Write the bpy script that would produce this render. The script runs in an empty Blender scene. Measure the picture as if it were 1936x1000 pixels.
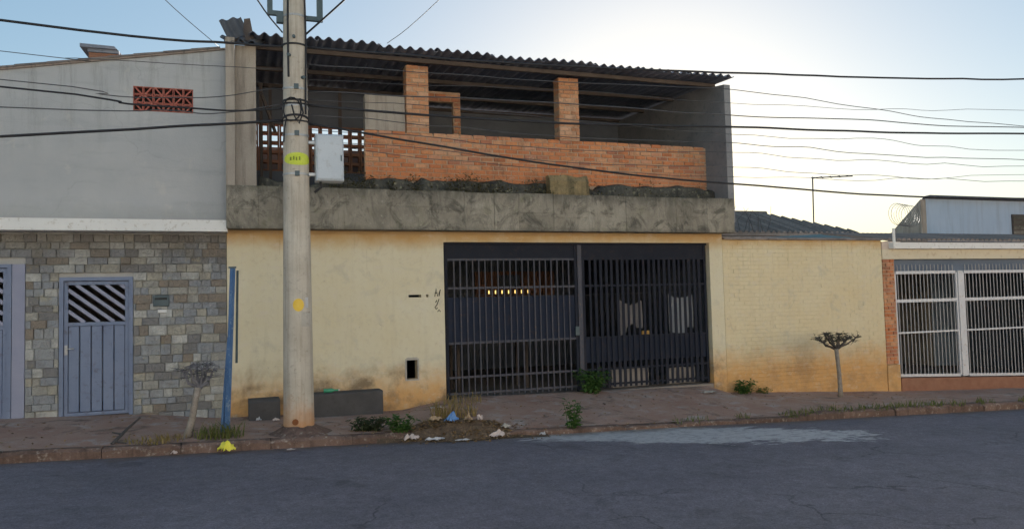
import bpy, math, random
from mathutils import Vector, Matrix, noise as mnoise

R = math.radians
sc = bpy.context.scene
COL = sc.collection

# ------------------------------------------------------------------ camera
YAW, PITCH, ROLL = R(19.8), R(2.95), R(1.45)
CAM = Vector((0.0, -12.84, 1.6))
fw = Vector((math.sin(YAW) * math.cos(PITCH), math.cos(YAW) * math.cos(PITCH), math.sin(PITCH)))
r0 = Vector((math.cos(YAW), -math.sin(YAW), 0)); u0 = r0.cross(fw)
rt = r0 * math.cos(ROLL) - u0 * math.sin(ROLL); up = u0 * math.cos(ROLL) + r0 * math.sin(ROLL)
cd = bpy.data.cameras.new('camera'); cam = bpy.data.objects.new('camera', cd); COL.objects.link(cam)
cd.sensor_width = 36; cd.lens = 36 * 1450 / 1936; cd.clip_end = 3000; cd.clip_start = 0.05
cam.matrix_world = Matrix(((rt.x, up.x, -fw.x, CAM.x), (rt.y, up.y, -fw.y, CAM.y), (rt.z, up.z, -fw.z, CAM.z), (0, 0, 0, 1)))
sc.camera = cam

# ------------------------------------------------------------------ sky, sun, exposure
SUN_AZ, SUN_EL = R(31), R(11)          # azimuth from +Y towards +X
w = bpy.data.worlds.new('World'); sc.world = w; w.use_nodes = True
nt = w.node_tree; bg = nt.nodes['Background']
sky = nt.nodes.new('ShaderNodeTexSky'); sky.sky_type = 'NISHITA'; sky.sun_disc = False
sky.sun_elevation = SUN_EL; sky.sun_rotation = SUN_AZ
sky.air_density = 1.0; sky.dust_density = 0.42; sky.ozone_density = 1.6
gm = nt.nodes.new('ShaderNodeGamma'); gm.inputs[1].default_value = 0.52      # hazy evening: the whole sky evened out alike
hs = nt.nodes.new('ShaderNodeHueSaturation'); hs.inputs['Saturation'].default_value = 1.55
nt.links.new(sky.outputs[0], gm.inputs[0]); nt.links.new(gm.outputs[0], hs.inputs['Color']); nt.links.new(hs.outputs[0], bg.inputs[0])
bg.inputs[1].default_value = 0.10
sl = bpy.data.lights.new('sun', 'SUN'); so = bpy.data.objects.new('sun', sl); COL.objects.link(so)
sl.energy = 5.0; sl.angle = R(0.5); sl.color = (1, .93, .84)
sd = Vector((math.sin(SUN_AZ) * math.cos(SUN_EL), math.cos(SUN_AZ) * math.cos(SUN_EL), math.sin(SUN_EL)))
so.rotation_euler = sd.to_track_quat('Z', 'Y').to_euler(); so.location = (0, 0, 30)
vs = sc.view_settings
vs.view_transform = 'Standard'; vs.look = 'None'; vs.gamma = 1; vs.use_curve_mapping = False
vs.exposure = 1.75
sc.render.engine = 'CYCLES'
sc.cycles.use_denoising = True
sc.cycles.max_bounces = 8; sc.cycles.diffuse_bounces = 5

# ------------------------------------------------------------------ helpers
rng = random.Random(7)
U = rng.uniform

class MB:
    def __init__(s): s.v = []; s.f = []; s.sm = False
    def quad(s, a, b, c, d):
        n = len(s.v); s.v += [tuple(a), tuple(b), tuple(c), tuple(d)]; s.f.append((n, n+1, n+2, n+3)); return s
    def tri(s, a, b, c):
        n = len(s.v); s.v += [tuple(a), tuple(b), tuple(c)]; s.f.append((n, n+1, n+2)); return s
    def box(s, x0, x1, y0, y1, z0, z1, jit=0.0):
        n = len(s.v)
        for z in (z0, z1):
            for (x, y) in ((x0, y0), (x1, y0), (x1, y1), (x0, y1)):
                s.v.append((x + U(-jit, jit), y + U(-jit, jit), z + U(-jit, jit)))
        for q in ((0, 3, 2, 1), (4, 5, 6, 7), (0, 1, 5, 4), (1, 2, 6, 5), (2, 3, 7, 6), (3, 0, 4, 7)):
            s.f.append(tuple(n + i for i in q))
        return s
    def bbox(s, x0, x1, y0, y1, z0, z1, b=0.01):
        """box with chamfered front (-y) face edges"""
        n = len(s.v)
        s.v += [(x0, y1, z0), (x1, y1, z0), (x1, y1, z1), (x0, y1, z1),
                (x0, y0 + b, z0), (x1, y0 + b, z0), (x1, y0 + b, z1), (x0, y0 + b, z1),
                (x0 + b, y0, z0 + b), (x1 - b, y0, z0 + b), (x1 - b, y0, z1 - b), (x0 + b, y0, z1 - b)]
        for q in ((3, 2, 1, 0), (0, 1, 5, 4), (1, 2, 6, 5), (2, 3, 7, 6), (3, 0, 4, 7),
                  (4, 5, 9, 8), (5, 6, 10, 9), (6, 7, 11, 10), (7, 4, 8, 11), (8, 9, 10, 11)):
            s.f.append(tuple(n + i for i in q))
        return s
    def prism(s, poly, y0, y1):
        """polygon in xz (counter-clockwise seen from -y) pushed from y0 to y1"""
        n = len(s.v); k = len(poly)
        s.v += [(x, y0, z) for x, z in poly] + [(x, y1, z) for x, z in poly]
        s.f.append(tuple(range(n, n + k))); s.f.append(tuple(range(n + 2 * k - 1, n + k - 1, -1)))
        for i in range(k):
            j = (i + 1) % k; s.f.append((n + j, n + i, n + k + i, n + k + j))
        return s
    def tube(s, pts, rad, seg=8, cap=True):
        pts = [Vector(p) for p in pts]; m = len(pts); n = len(s.v)
        rads = rad if isinstance(rad, (list, tuple)) else [rad] * m
        pu = None
        for i, p in enumerate(pts):
            t = (pts[min(i + 1, m - 1)] - pts[max(i - 1, 0)]).normalized()
            a = pu if pu is not None else (Vector((0, 0, 1)) if abs(t.z) < .9 else Vector((1, 0, 0)))
            e1 = (a - t * a.dot(t)).normalized(); e2 = t.cross(e1); pu = e1
            for k in range(seg):
                an = 2 * math.pi * k / seg
                s.v.append(tuple(p + (e1 * math.cos(an) + e2 * math.sin(an)) * rads[i]))
        for i in range(m - 1):
            for k in range(seg):
                k2 = (k + 1) % seg
                s.f.append((n + i*seg + k, n + i*seg + k2, n + (i+1)*seg + k2, n + (i+1)*seg + k))
        if cap:
            s.f.append(tuple(n + k for k in range(seg - 1, -1, -1)))
            s.f.append(tuple(n + (m-1)*seg + k for k in range(seg)))
        return s
    def bar(s, a, b, wx, wy):
        """square bar from a to b"""
        return s.tube([a, b], (wx + wy) / 2 * .7071, 4)
    def build(s, name, mat, parent=None, smooth=False, loc=None):
        me = bpy.data.meshes.new(name); me.from_pydata(s.v, [], s.f); me.update()
        if smooth:
            for p in me.polygons: p.use_smooth = True
        return link(name, me, mat, parent, loc)

def link(name, me, mat=None, parent=None, loc=None):
    o = bpy.data.objects.new(name, me); COL.objects.link(o)
    if mat is not None and len(me.materials) == 0: me.materials.append(mat)
    if loc is not None: o.location = loc
    if parent is not None: attach(o, parent)
    return o
def attach(o, parent):
    o.parent = parent
    if parent.type == 'EMPTY' and parent.parent is None:
        o.matrix_parent_inverse = Matrix.Translation(parent.location).inverted()
    return o
def tag(o, label, cat, group=None, kind=None):
    o['label'] = label; o['category'] = cat
    if group: o['group'] = group
    if kind: o['kind'] = kind
    return o
def thing(name, label, cat, loc=(0, 0, 0), group=None):
    o = bpy.data.objects.new(name, None); COL.objects.link(o); o.location = loc; o.empty_display_size = .2
    return tag(o, label, cat, group)
def struct(o): o['kind'] = 'structure'; return o
def stuff(o): o['kind'] = 'stuff'; return o

# ------------------------------------------------------------------ materials
class NT:
    def __init__(s, name):
        s.m = bpy.data.materials.new(name); s.m.use_nodes = True
        s.t = s.m.node_tree; s.N = s.t.nodes; s.b = s.N['Principled BSDF']; s.geo = s.N.new('ShaderNodeNewGeometry')
        s.pos = s.geo.outputs['Position']
    def L(s, a, b): s.t.links.new(a, b)
    def val(s, sock, v):
        if hasattr(v, 'links') or hasattr(v, 'is_linked'): s.L(v, sock)
        else: sock.default_value = v
    def mapping(s, vec, scale=(1, 1, 1), loc=(0, 0, 0)):
        n = s.N.new('ShaderNodeMapping'); s.L(vec, n.inputs[0]); n.inputs['Scale'].default_value = scale; n.inputs['Location'].default_value = loc
        return n.outputs[0]
    def noise(s, scale, detail=6, rough=.6, vec=None, dist=0):
        n = s.N.new('ShaderNodeTexNoise'); s.L(vec or s.pos, n.inputs['Vector'])
        n.inputs['Scale'].default_value = scale; n.inputs['Detail'].default_value = detail
        n.inputs['Roughness'].default_value = rough; n.inputs['Distortion'].default_value = dist
        return n.outputs['Fac']
    def ramp(s, fac, stops, interp='LINEAR'):
        n = s.N.new('ShaderNodeValToRGB'); s.L(fac, n.inputs[0]); cr = n.color_ramp; cr.interpolation = interp
        while len(cr.elements) < len(stops): cr.elements.new(.5)
        for e, (p, c) in zip(cr.elements, stops):
            e.position = p; e.color = (*c, 1) if not isinstance(c, (int, float)) else (c, c, c, 1)
        return n.outputs[0]
    def mix(s, fac, a, b, mode='MIX'):
        n = s.N.new('ShaderNodeMix'); n.data_type = 'RGBA'; n.blend_type = mode
        s.val(n.inputs['Factor'], fac)
        for k, v in ((6, a), (7, b)):
            if isinstance(v, tuple): n.inputs[k].default_value = (*v, 1)
            else: s.L(v, n.inputs[k])
        return n.outputs[2]
    def math(s, op, a, b=0.0, clamp=False):
        n = s.N.new('ShaderNodeMath'); n.operation = op; n.use_clamp = clamp
        s.val(n.inputs[0], a); s.val(n.inputs[1], b); return n.outputs[0]
    def mrange(s, v, a, b, c=0.0, d=1.0):
        n = s.N.new('ShaderNodeMapRange'); s.L(v, n.inputs[0])
        for i, x in enumerate((a, b, c, d)): n.inputs[i + 1].default_value = x
        return n.outputs[0]
    def xyz(s):
        n = s.N.new('ShaderNodeSeparateXYZ'); s.L(s.pos, n.inputs[0]); return n.outputs
    def rand(s):
        return s.N.new('ShaderNodeObjectInfo').outputs['Random']
    def bump(s, h, strength=.3, dist=.02):
        n = s.N.new('ShaderNodeBump'); s.L(h, n.inputs['Height']); n.inputs['Strength'].default_value = strength
        n.inputs['Distance'].default_value = dist; s.L(n.outputs[0], s.b.inputs['Normal'])
    def out(s, col, rough=.85, metal=0, spec=.3):
        s.val(s.b.inputs['Base Color'], (*col, 1) if isinstance(col, tuple) else col)
        s.val(s.b.inputs['Roughness'], rough); s.b.inputs['Metallic'].default_value = metal
        s.b.inputs['Specular IOR Level'].default_value = spec
        return s.m

def mottled(name, c1, c2, scale=3., rough=.85, bump=.25, bscale=45, rand=0., spots=None, streak=None, metal=0, spec=.3, bdist=.01):
    n = NT(name)
    f = n.mrange(n.noise(scale, 8, .65), .3, .7)
    col = n.mix(f, c1, c2)
    if streak:
        v = n.mapping(n.pos, (6, 6, .5)); s_ = n.mrange(n.noise(1.3, 6, .7, v), .48, .72)
        col = n.mix(s_, col, streak)
    if spots:
        s_ = n.mrange(n.noise(scale * 4.3, 5, .6), .56, .72)
        col = n.mix(s_, col, spots)
    g = n.noise(bscale * 2.5, 3, .7)
    col = n.mix(.25, col, n.ramp(g, ((.2, .25), (.8, .9))), 'OVERLAY')
    if rand:
        k = n.math('ADD', n.math('MULTIPLY', n.rand(), 2 * rand), 1 - rand)
        mm = n.N.new('ShaderNodeVectorMath'); mm.operation = 'SCALE'; n.L(col, mm.inputs[0]); n.L(k, mm.inputs['Scale']); col = mm.outputs[0]
    n.bump(n.noise(bscale, 6, .65), bump, bdist)
    return n.out(col, rough, metal, spec)

M = {}
def mat_yellow(name, base, faded, damp=.85):
    n = NT(name); x, y, z = n.xyz()
    f = n.mrange(n.noise(1.1, 7, .65), .32, .7)
    col = n.mix(f, base, faded)
    # old coats showing through in patches
    col = n.mix(n.math('MULTIPLY', n.mrange(n.noise(2.6, 8, .7, dist=.6), .55, .66), .45), col, (.50, .46, .37))
    pl = n.mrange(n.noise(4.2, 9, .75, dist=.9), .635, .65)
    col = n.mix(n.math('MULTIPLY', pl, .6), col, (.47, .40, .30))
    vd = n.mapping(n.pos, (9, 9, .45)); dr = n.math('MULTIPLY', n.mrange(n.noise(1.4, 5, .7, vd), .60, .68), n.mrange(n.math('ADD', z, n.math('MULTIPLY', n.noise(3, 4), .9)), 2.2, 3.2))
    col = n.mix(n.math('MULTIPLY', dr, .5), col, (.28, .21, .13))
    # rain runs
    v = n.mapping(n.pos, (5, 5, .35)); s_ = n.math('MULTIPLY', n.mrange(n.noise(1.5, 6, .72, v), .54, .76), .20)
    col = n.mix(s_, col, (.36, .30, .21))
    # ochre undercoat below the slab
    zt = n.math('ADD', z, n.math('MULTIPLY', n.noise(2.0, 5), .45))
    col = n.mix(n.math('MULTIPLY', n.mrange(zt, 2.78, 3.05), .8), col, (.52, .29, .09))
    # red soil splashed up from the pavement
    zz = n.math('ADD', z, n.math('MULTIPLY', n.noise(3.2, 7, .7), -.75))
    col = n.mix(n.math('MULTIPLY', n.mrange(zz, .30, -.25), .85), col, (.62, .32, .10))
    # black damp
    d = n.math('MULTIPLY', n.mrange(zz, .42, -.05), n.mrange(n.noise(1.7, 6, .65), .46, .62))
    col = n.mix(n.math('MULTIPLY', d, damp), col, (.17, .13, .085))
    col = n.mix(n.math('MULTIPLY', n.mrange(n.noise(9, 7, .75), .52, .66), .30), col, (.50, .40, .27))
    col = n.mix(n.math('MULTIPLY', n.mrange(n.noise(3.7, 7, .72, n.mapping(n.pos, (1, 1, 2.2))), .54, .66), .35), col, (.66, .58, .50))
    g = n.noise(110, 3, .7); col = n.mix(.22, col, n.ramp(g, ((.2, .25), (.8, .85))), 'OVERLAY')
    n.bump(n.math('ADD', n.noise(3, 4), n.math('MULTIPLY', n.noise(60, 6, .7), .3)), .45, .02)
    return n.out(col, .9)
M['yellow'] = mat_yellow('yellow_render', (.67, .585, .395), (.70, .645, .485))
M['yellow_brick'] = mat_yellow('yellow_painted_brick', (.70, .58, .36), (.73, .64, .44), .35)
def mat_plaster_grey():
    n = NT('grey_plaster'); x, y, z = n.xyz()
    col = n.mix(n.mrange(n.noise(.9, 7, .65), .3, .7), (.395, .40, .405), (.475, .47, .46))
    # hand-trowelled lifts and a few repairs
    v = n.mapping(n.pos, (.5, 1, 3.2)); col = n.mix(n.math('MULTIPLY', n.mrange(n.noise(1.5, 6, .7, v), .52, .64), .5), col, (.35, .355, .36))
    col = n.mix(n.math('MULTIPLY', n.mrange(n.noise(1.9, 7, .72, dist=1.0), .58, .65), .5), col, (.52, .50, .46))
    v = n.mapping(n.pos, (3.2, 3, .30)); run = n.mrange(n.noise(1.4, 7, .75, v), .50, .70)
    top = n.mrange(n.math('SUBTRACT', z, n.math('MULTIPLY', x, .1875)), 4.3, 5.8)
    col = n.mix(n.math('MULTIPLY', n.math('MULTIPLY', run, top), .75), col, (.20, .19, .175))
    low = n.mrange(n.math('ADD', z, n.math('MULTIPLY', n.noise(2.5, 6, .7), .5)), 3.55, 3.2)
    col = n.mix(n.math('MULTIPLY', low, .45), col, (.25, .235, .21))
    vo = n.N.new('ShaderNodeTexVoronoi'); vo.feature = 'DISTANCE_TO_EDGE'; vo.inputs['Scale'].default_value = .8
    wv = n.N.new('ShaderNodeVectorMath'); wv.operation = 'ADD'; n.L(n.pos, wv.inputs[0])
    nz = n.N.new('ShaderNodeTexNoise'); nz.inputs['Scale'].default_value = 1.5; nz.inputs['Detail'].default_value = 7; n.L(n.pos, nz.inputs['Vector'])
    n.L(nz.outputs['Color'], wv.inputs[1]); n.L(wv.outputs[0], vo.inputs['Vector'])
    ck = n.math('MULTIPLY', n.mrange(vo.outputs['Distance'], .007, .002), n.mrange(n.noise(.8, 3, .5), .48, .58))
    col = n.mix(n.math('MULTIPLY', ck, .22), col, (.16, .155, .15))
    g = n.noise(120, 3, .7); col = n.mix(.25, col, n.ramp(g, ((.2, .25), (.8, .9))), 'OVERLAY')
    n.bump(n.math('ADD', n.noise(2.2, 5), n.math('MULTIPLY', n.noise(55, 6, .7), .3)), .5, .02)
    return n.out(col, .92)
M['plaster_grey'] = mat_plaster_grey()
M['plaster_brown'] = mottled('brown_plaster', (.34, .29, .24), (.42, .37, .31), 2.2, .9, .4, 45, streak=(.2, .17, .14))
M['white'] = mottled('white_paint', (.72, .71, .68), (.78, .77, .74), 4, .7, .12, 60, spots=(.5, .46, .4))
M['cream'] = mottled('cream_paint', (.62, .55, .40), (.68, .61, .47), 2.5, .8, .2, 50, spots=(.5, .4, .28))
M['peach'] = mottled('peach_plaster', (.60, .47, .38), (.66, .54, .46), 2.5, .85, .2, 50, spots=(.5, .36, .28))

def mat_concrete_dark():
    n = NT('weathered_concrete'); x, y, z = n.xyz()
    col = n.mix(n.mrange(n.noise(1.4, 8, .68), .33, .68), (.24, .215, .17), (.38, .345, .28))
    k = n.math('ADD', n.math('MULTIPLY', n.rand(), .22), .89)
    mm = n.N.new('ShaderNodeVectorMath'); mm.operation = 'SCALE'; n.L(col, mm.inputs[0]); n.L(k, mm.inputs['Scale']); col = mm.outputs[0]
    v = n.mapping(n.pos, (2.0, 2.0, .8))
    col = n.mix(n.math('MULTIPLY', n.mrange(n.noise(1.6, 8, .75, v, .8), .47, .66), .62), col, (.10, .092, .078))
    v3 = n.mapping(n.pos, (3.0, 3.0, .7)); rn = n.noise(1.5, 8, .75, v3)
    gt = n.math('ADD', z, n.math('MULTIPLY', rn, .75))
    col = n.mix(n.math('MULTIPLY', n.mrange(gt, 3.70, 4.0), .8), col, (.055, .052, .042))
    gl = n.math('SUBTRACT', z, n.math('MULTIPLY', n.noise(3, 6, .7), .3))
    col = n.mix(n.math('MULTIPLY', n.mrange(gl, 2.80, 2.70), .6), col, (.09, .082, .068))
    col = n.mix(n.math('MULTIPLY', n.mrange(n.noise(7, 6, .7), .58, .72), .5), col, (.40, .38, .31))
    col = n.mix(n.math('MULTIPLY', n.mrange(n.noise(3.3, 6, .7), .57, .7), .4), col, (.16, .17, .08))
    col = n.mix(n.math('MULTIPLY', n.mrange(n.noise(2.3, 8, .75, dist=1.2), .51, .62), .68), col, (.065, .06, .05))
    col = n.mix(n.math('MULTIPLY', n.mrange(n.noise(14, 6, .7), .60, .70), .45), col, (.44, .42, .36))
    n.bump(n.noise(38, 7, .7), .7, .02)
    return n.out(col, .95)
M['concrete_dark'] = mat_concrete_dark()
M['concrete_blue'] = mottled('blue_grey_concrete', (.19, .19, .20), (.27, .265, .265), 2.2, .92, .35, 60, spots=(.15, .16, .18))
M['concrete'] = mottled('grey_concrete', (.36, .33, .29), (.46, .43, .38), 2.2, .92, .35, 60, spots=(.26, .22, .18))

def mat_pole():
    n = NT('pole_concrete'); x, y, z = n.xyz()
    col = n.mix(n.mrange(n.noise(2.2, 8, .68), .33, .68), (.44, .39, .32), (.58, .53, .45))
    v = n.mapping(n.pos, (14, 14, .6))
    col = n.mix(n.math('MULTIPLY', n.mrange(n.noise(1.2, 6, .7, v), .46, .7), .6), col, (.24, .20, .16))
    zz = n.math('ADD', z, n.math('MULTIPLY', n.noise(4, 6, .7), -.7))
    col = n.mix(n.math('MULTIPLY', n.mrange(zz, .12, -.3), .8), col, (.48, .23, .09))
    col = n.mix(n.math('MULTIPLY', n.mrange(n.noise(16, 5, .7), .58, .7), .45), col, (.2, .17, .14))
    n.bump(n.noise(55, 6, .7), .45, .012)
    return n.out(col, .92)
M['pole'] = mat_pole()

def mat_stone():
    n = NT('cladding_stone')
    c = n.ramp(n.rand(), ((0, (.24, .235, .235)), (.14, (.37, .385, .40)), (.34, (.43, .415, .37)), (.50, (.33, .35, .38)),
                          (.68, (.48, .45, .375)), (.78, (.30, .25, .20)), (.87, (.58, .575, .54)), (1., (.40, .40, .38))), 'CONSTANT')
    col = n.mix(n.math('MULTIPLY', n.mrange(n.noise(7, 8, .75), .40, .66), .62), c, (.22, .21, .195))
    x, y, z = n.xyz()
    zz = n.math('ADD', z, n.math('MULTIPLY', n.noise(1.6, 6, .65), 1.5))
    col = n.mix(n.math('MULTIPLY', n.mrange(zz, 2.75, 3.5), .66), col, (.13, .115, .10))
    col = n.mix(n.math('MULTIPLY', n.mrange(n.noise(4, 6, .7), .6, .7), .5), col, (.42, .36, .2))
    n.bump(n.math('ADD', n.noise(26, 8, .75), n.noise(7, 4, .6)), 1., .03)
    return n.out(col, .9)
M['stone'] = mat_stone()
M['mortar'] = mottled('mortar', (.36, .355, .34), (.43, .42, .40), 5, .95, .4, 70)

def mat_brick(name, cols, grime):
    n = NT(name)
    c = n.ramp(n.rand(), [(i / len(cols), c) for i, c in enumerate(cols)], 'CONSTANT')
    col = n.mix(n.math('MULTIPLY', n.mrange(n.noise(13, 6, .7), .38, .72), .5), c, grime)
    col = n.mix(n.math('MULTIPLY', n.mrange(n.noise(1.1, 5, .65), .5, .7), .35), col, (.50, .38, .27))
    v = n.mapping(n.pos, (1.6, 1.6, .8)); col = n.mix(n.math('MULTIPLY', n.mrange(n.noise(1.3, 8, .75, v, .6), .50, .66), .6), col, (.17, .10, .07))
    col = n.mix(n.math('MULTIPLY', n.mrange(n.noise(5, 7, .75), .60, .68), .5), col, (.60, .47, .36))
    n.bump(n.noise(45, 6, .75), .8, .015)
    return n.out(col, .92)
M['brick'] = mat_brick('orange_brick', ((.66, .245, .10), (.70, .295, .125), (.60, .205, .08), (.70, .36, .19), (.50, .20, .11), (.67, .265, .11), (.62, .30, .17)), (.34, .16, .10))
M['brick_pale'] = mat_brick('pale_brick', ((.66, .32, .16), (.70, .37, .20), (.60, .28, .14), (.71, .42, .26)), (.36, .19, .12))
M['brick_mortar'] = mottled('brick_mortar', (.42, .27, .17), (.52, .37, .26), 4, .95, .5, 70, spots=(.2, .14, .1))
M['brick_dark'] = mottled('bare_brick_back', (.25, .12, .075), (.33, .17, .11), 6, .95, .5, 40)
M['mould'] = mottled('black_mould_render', (.05, .05, .045), (.13, .12, .095), 3.2, .97, .7, 30, spots=(.27, .25, .17), streak=(.03, .03, .025))
M['ochre_moss'] = mottled('ochre_mossy_render', (.34, .25, .13), (.16, .13, .07), 4.5, .95, .7, 24, spots=(.06, .06, .035), streak=(.10, .085, .05))
M['fibre'] = mottled('fibre_cement', (.17, .19, .24), (.25, .27, .32), 1.6, .93, .3, 60, rand=.18, spots=(.16, .17, .2), streak=(.18, .19, .22))
M['timber'] = mottled('old_timber', (.075, .06, .055), (.13, .105, .09), 4, .9, .4, 40)
M['metal_blue'] = mottled('blue_grey_paint', (.15, .19, .29), (.19, .23, .33), 3, .55, .12, 70, spots=(.12, .13, .18), spec=.4)
M['metal_lilac'] = mottled('lilac_frame_paint', (.25, .265, .36), (.30, .31, .40), 3, .6, .12, 70)
M['gate_dark'] = mottled('dark_gate_paint', (.016, .019, .030), (.024, .027, .038), 3, .75, .15, 70, spots=(.04, .032, .035), spec=.15)
M['gate_bar'] = mottled('worn_gate_bar', (.035, .04, .06), (.06, .063, .085), 6, .55, .15, 70, spots=(.12, .08, .06), spec=.4)
M['gate_white'] = mottled('white_gate_paint', (.56, .57, .60), (.66, .66, .67), 5, .5, .1, 70, spots=(.45, .38, .33), spec=.4)
M['gate_white_bar'] = mottled('dull_white_bar', (.34, .335, .34), (.44, .43, .43), 5, .6, .1, 70, spots=(.30, .22, .19), spec=.3)
M['blue_post'] = mottled('bright_blue_paint', (.05, .12, .27), (.09, .18, .34), 5, .5, .15, 60, spots=(.24, .32, .42), spec=.4)
M['steel'] = mottled('galvanised_steel', (.34, .35, .36), (.45, .46, .47), 8, .45, .1, 90, metal=.6, spots=(.25, .2, .16))
M['steel_dark'] = mottled('dark_steel', (.06, .09, .10), (.10, .13, .14), 8, .5, .1, 90)
M['box_grey'] = mottled('grey_cabinet_paint', (.42, .47, .52), (.49, .53, .57), 3, .5, .06, 60, spots=(.38, .4, .42), spec=.4)
M['cable'] = mottled('black_cable', (.018, .018, .02), (.03, .03, .034), 9, .6, .1, 90)
M['cable_thin'] = mottled('grey_cable', (.05, .05, .055), (.09, .09, .095), 9, .6, .1, 90)
M['tag_lime'] = mottled('lime_tag_paint', (.50, .60, .05), (.60, .66, .10), 14, .7, .1, 60, spots=(.30, .36, .06))
M['spot_yellow'] = mottled('yellow_spot_paint', (.75, .48, .06), (.80, .55, .12), 12, .8, .1, 60)
M['ink'] = mottled('black_ink', (.02, .02, .02), (.04, .04, .035), 12, .8, .1, 60)
M['ink_lime'] = mottled('faded_tag_ink', (.16, .20, .03), (.22, .26, .04), 12, .8, .1, 60)
M['rust'] = mottled('rust', (.16, .06, .025), (.26, .10, .04), 20, .95, .5, 60)
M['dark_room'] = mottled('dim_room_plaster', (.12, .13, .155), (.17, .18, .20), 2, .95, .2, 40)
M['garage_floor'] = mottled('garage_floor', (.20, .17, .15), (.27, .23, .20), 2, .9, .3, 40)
M['bark'] = mottled('pale_bark', (.22, .19, .16), (.33, .29, .25), 14, .95, .6, 60, spots=(.12, .1, .085))
M['bark_grey'] = mottled('grey_twig_bark', (.12, .12, .14), (.19, .185, .20), 14, .95, .6, 60)
M['bark_dark'] = mottled('dark_twig_bark', (.055, .05, .05), (.10, .09, .085), 14, .95, .6, 60)
def leafmat(name, c1, c2, c3):
    n = NT(name)
    col = n.mix(n.mrange(n.noise(11, 3, .6), .35, .68), c1, c2)
    col = n.mix(n.mrange(n.noise(37, 2, .6), .55, .7), col, c3)
    tr = n.N.new('ShaderNodeBsdfTranslucent'); n.L(col, tr.inputs[0])
    ms = n.N.new('ShaderNodeMixShader'); ms.inputs[0].default_value = .25
    n.out(col, .7); n.L(n.b.outputs[0], ms.inputs[1]); n.L(tr.outputs[0], ms.inputs[2])
    n.L(ms.outputs[0], n.N['Material Output'].inputs['Surface']); return n.m
M['leaf'] = leafmat('green_leaf', (.045, .11, .025), (.085, .17, .04), (.12, .19, .05))
M['leaf_dark'] = leafmat('dark_leaf', (.035, .055, .025), (.06, .08, .035), (.09, .10, .05))
M['leaf_dry'] = leafmat('dry_leaf', (.24, .17, .06), (.32, .25, .10), (.17, .12, .06))
M['leaf_litter'] = leafmat('litter_leaf', (.16, .09, .045), (.34, .22, .09), (.46, .37, .28))
M['heap'] = mottled('rotting_soil', (.075, .055, .04), (.15, .105, .07), 9, .97, .9, 25, spots=(.24, .17, .10), bdist=.03)
M['leaf_mix'] = leafmat('yellowing_leaf', (.08, .12, .03), (.18, .18, .05), (.24, .20, .08))
M['leaf_moss'] = leafmat('mossy_leaf', (.06, .06, .035), (.14, .125, .055), (.32, .27, .13))
M['tile_old'] = mottled('old_clay_tile', (.20, .155, .13), (.28, .225, .185), 3, .95, .5, 30, rand=.2, spots=(.1, .095, .085))
M['shade_blue'] = mottled('blue_grey_shade', (.11, .145, .20), (.15, .185, .24), 2, .7, .1, 40)  # shade behind the white gate head, put into the colour
M['slate'] = mottled('dark_roof_edge', (.07, .075, .085), (.11, .115, .13), 3, .9, .3, 40)
M['sheet_green'] = mottled('green_grey_sheet', (.15, .20, .19), (.22, .27, .26), 2, .9, .3, 40)
M['dark_ledge'] = mottled('dark_ledge_concrete', (.065, .062, .063), (.10, .095, .094), 3, .95, .4, 40, spots=(.07, .065, .06))
M['gate_sheet'] = mottled('navy_sheet', (.018, .024, .042), (.026, .032, .052), 2, .8, .15, 60, spots=(.04, .035, .04), spec=.15)
M['house_blue'] = mottled('pale_blue_wall', (.36, .45, .56), (.42, .50, .60), 1.2, .9, .2, 40, streak=(.33, .39, .47))
M['plastic_yellow'] = mottled('yellow_plastic', (.70, .62, .04), (.75, .68, .10), 9, .45, .2, 30)
M['plastic_blue'] = mottled('blue_plastic', (.06, .16, .40), (.14, .28, .52), 9, .4, .2, 30)
M['plastic_white'] = mottled('white_plastic', (.52, .52, .53), (.42, .42, .44), 9, .5, .2, 30)
M['paper_pink'] = mottled('pinkish_paper', (.46, .38, .35), (.55, .47, .44), 9, .8, .2, 30)
M['carton'] = mottled('brown_carton', (.36, .24, .14), (.44, .31, .19), 9, .85, .2, 30)
M['cloth_grey'] = mottled('grey_cloth', (.30, .27, .27), (.36, .33, .32), 6, .95, .3, 30)
M['cloth_white'] = mottled('white_cloth', (.42, .43, .47), (.52, .53, .56), 6, .95, .3, 30)
M['board_pale'] = mottled('pale_surface', (.38, .34, .31), (.46, .42, .39), 4, .9, .2, 30)
M['sunlit_orange'] = mottled('orange_sun_patch', (.80, .42, .10), (.85, .50, .16), 4, .8, .2, 30)  # sunlit orange put into the colour
M['vent_red'] = mottled('red_vent_block', (.36, .10, .075), (.44, .15, .11), 8, .9, .4, 40, spots=(.5, .28, .22))
M['glass_green'] = mottled('green_bottle', (.05, .30, .16), (.08, .38, .22), 8, .25, .05, 40, spec=.6)

# ------------------------------------------------------------------ ground levels
def road_z(x): return -0.135 - 0.031 * max(-60, min(60, x))
WB = [(-60, 1.9), (-10, .37), (-3.1, .15), (-1.5, .10), (-.1, -.05), (2.6, -.13), (3.25, -.02), (3.6, .01), (8.6, -.08), (9.0, -.23), (13.25, -.47), (17.1, -.63), (60, -2.0)]
def wall_z(x):
    for (a, za), (b, zb) in zip(WB, WB[1:]):
        if a <= x <= b: return za + (zb - za) * (x - a) / (b - a)
    return WB[0][1] if x < WB[0][0] else WB[-1][1]
def kerb_h(x):
    d = max(0, min(1, min(x - 3.0, 9.2 - x) / .7))
    return .105 - .06 * d
KY = -2.5
def walk_z(x, y):
    zk = road_z(x) + kerb_h(x); t = max(0, min(1, (y + 2.4) / 2.4))
    return zk + (wall_z(x) - zk) * t + .016 * mnoise.noise((x * 1.3, y * 1.3, 0)) * (1 if -2.3 < y else 0)

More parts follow.
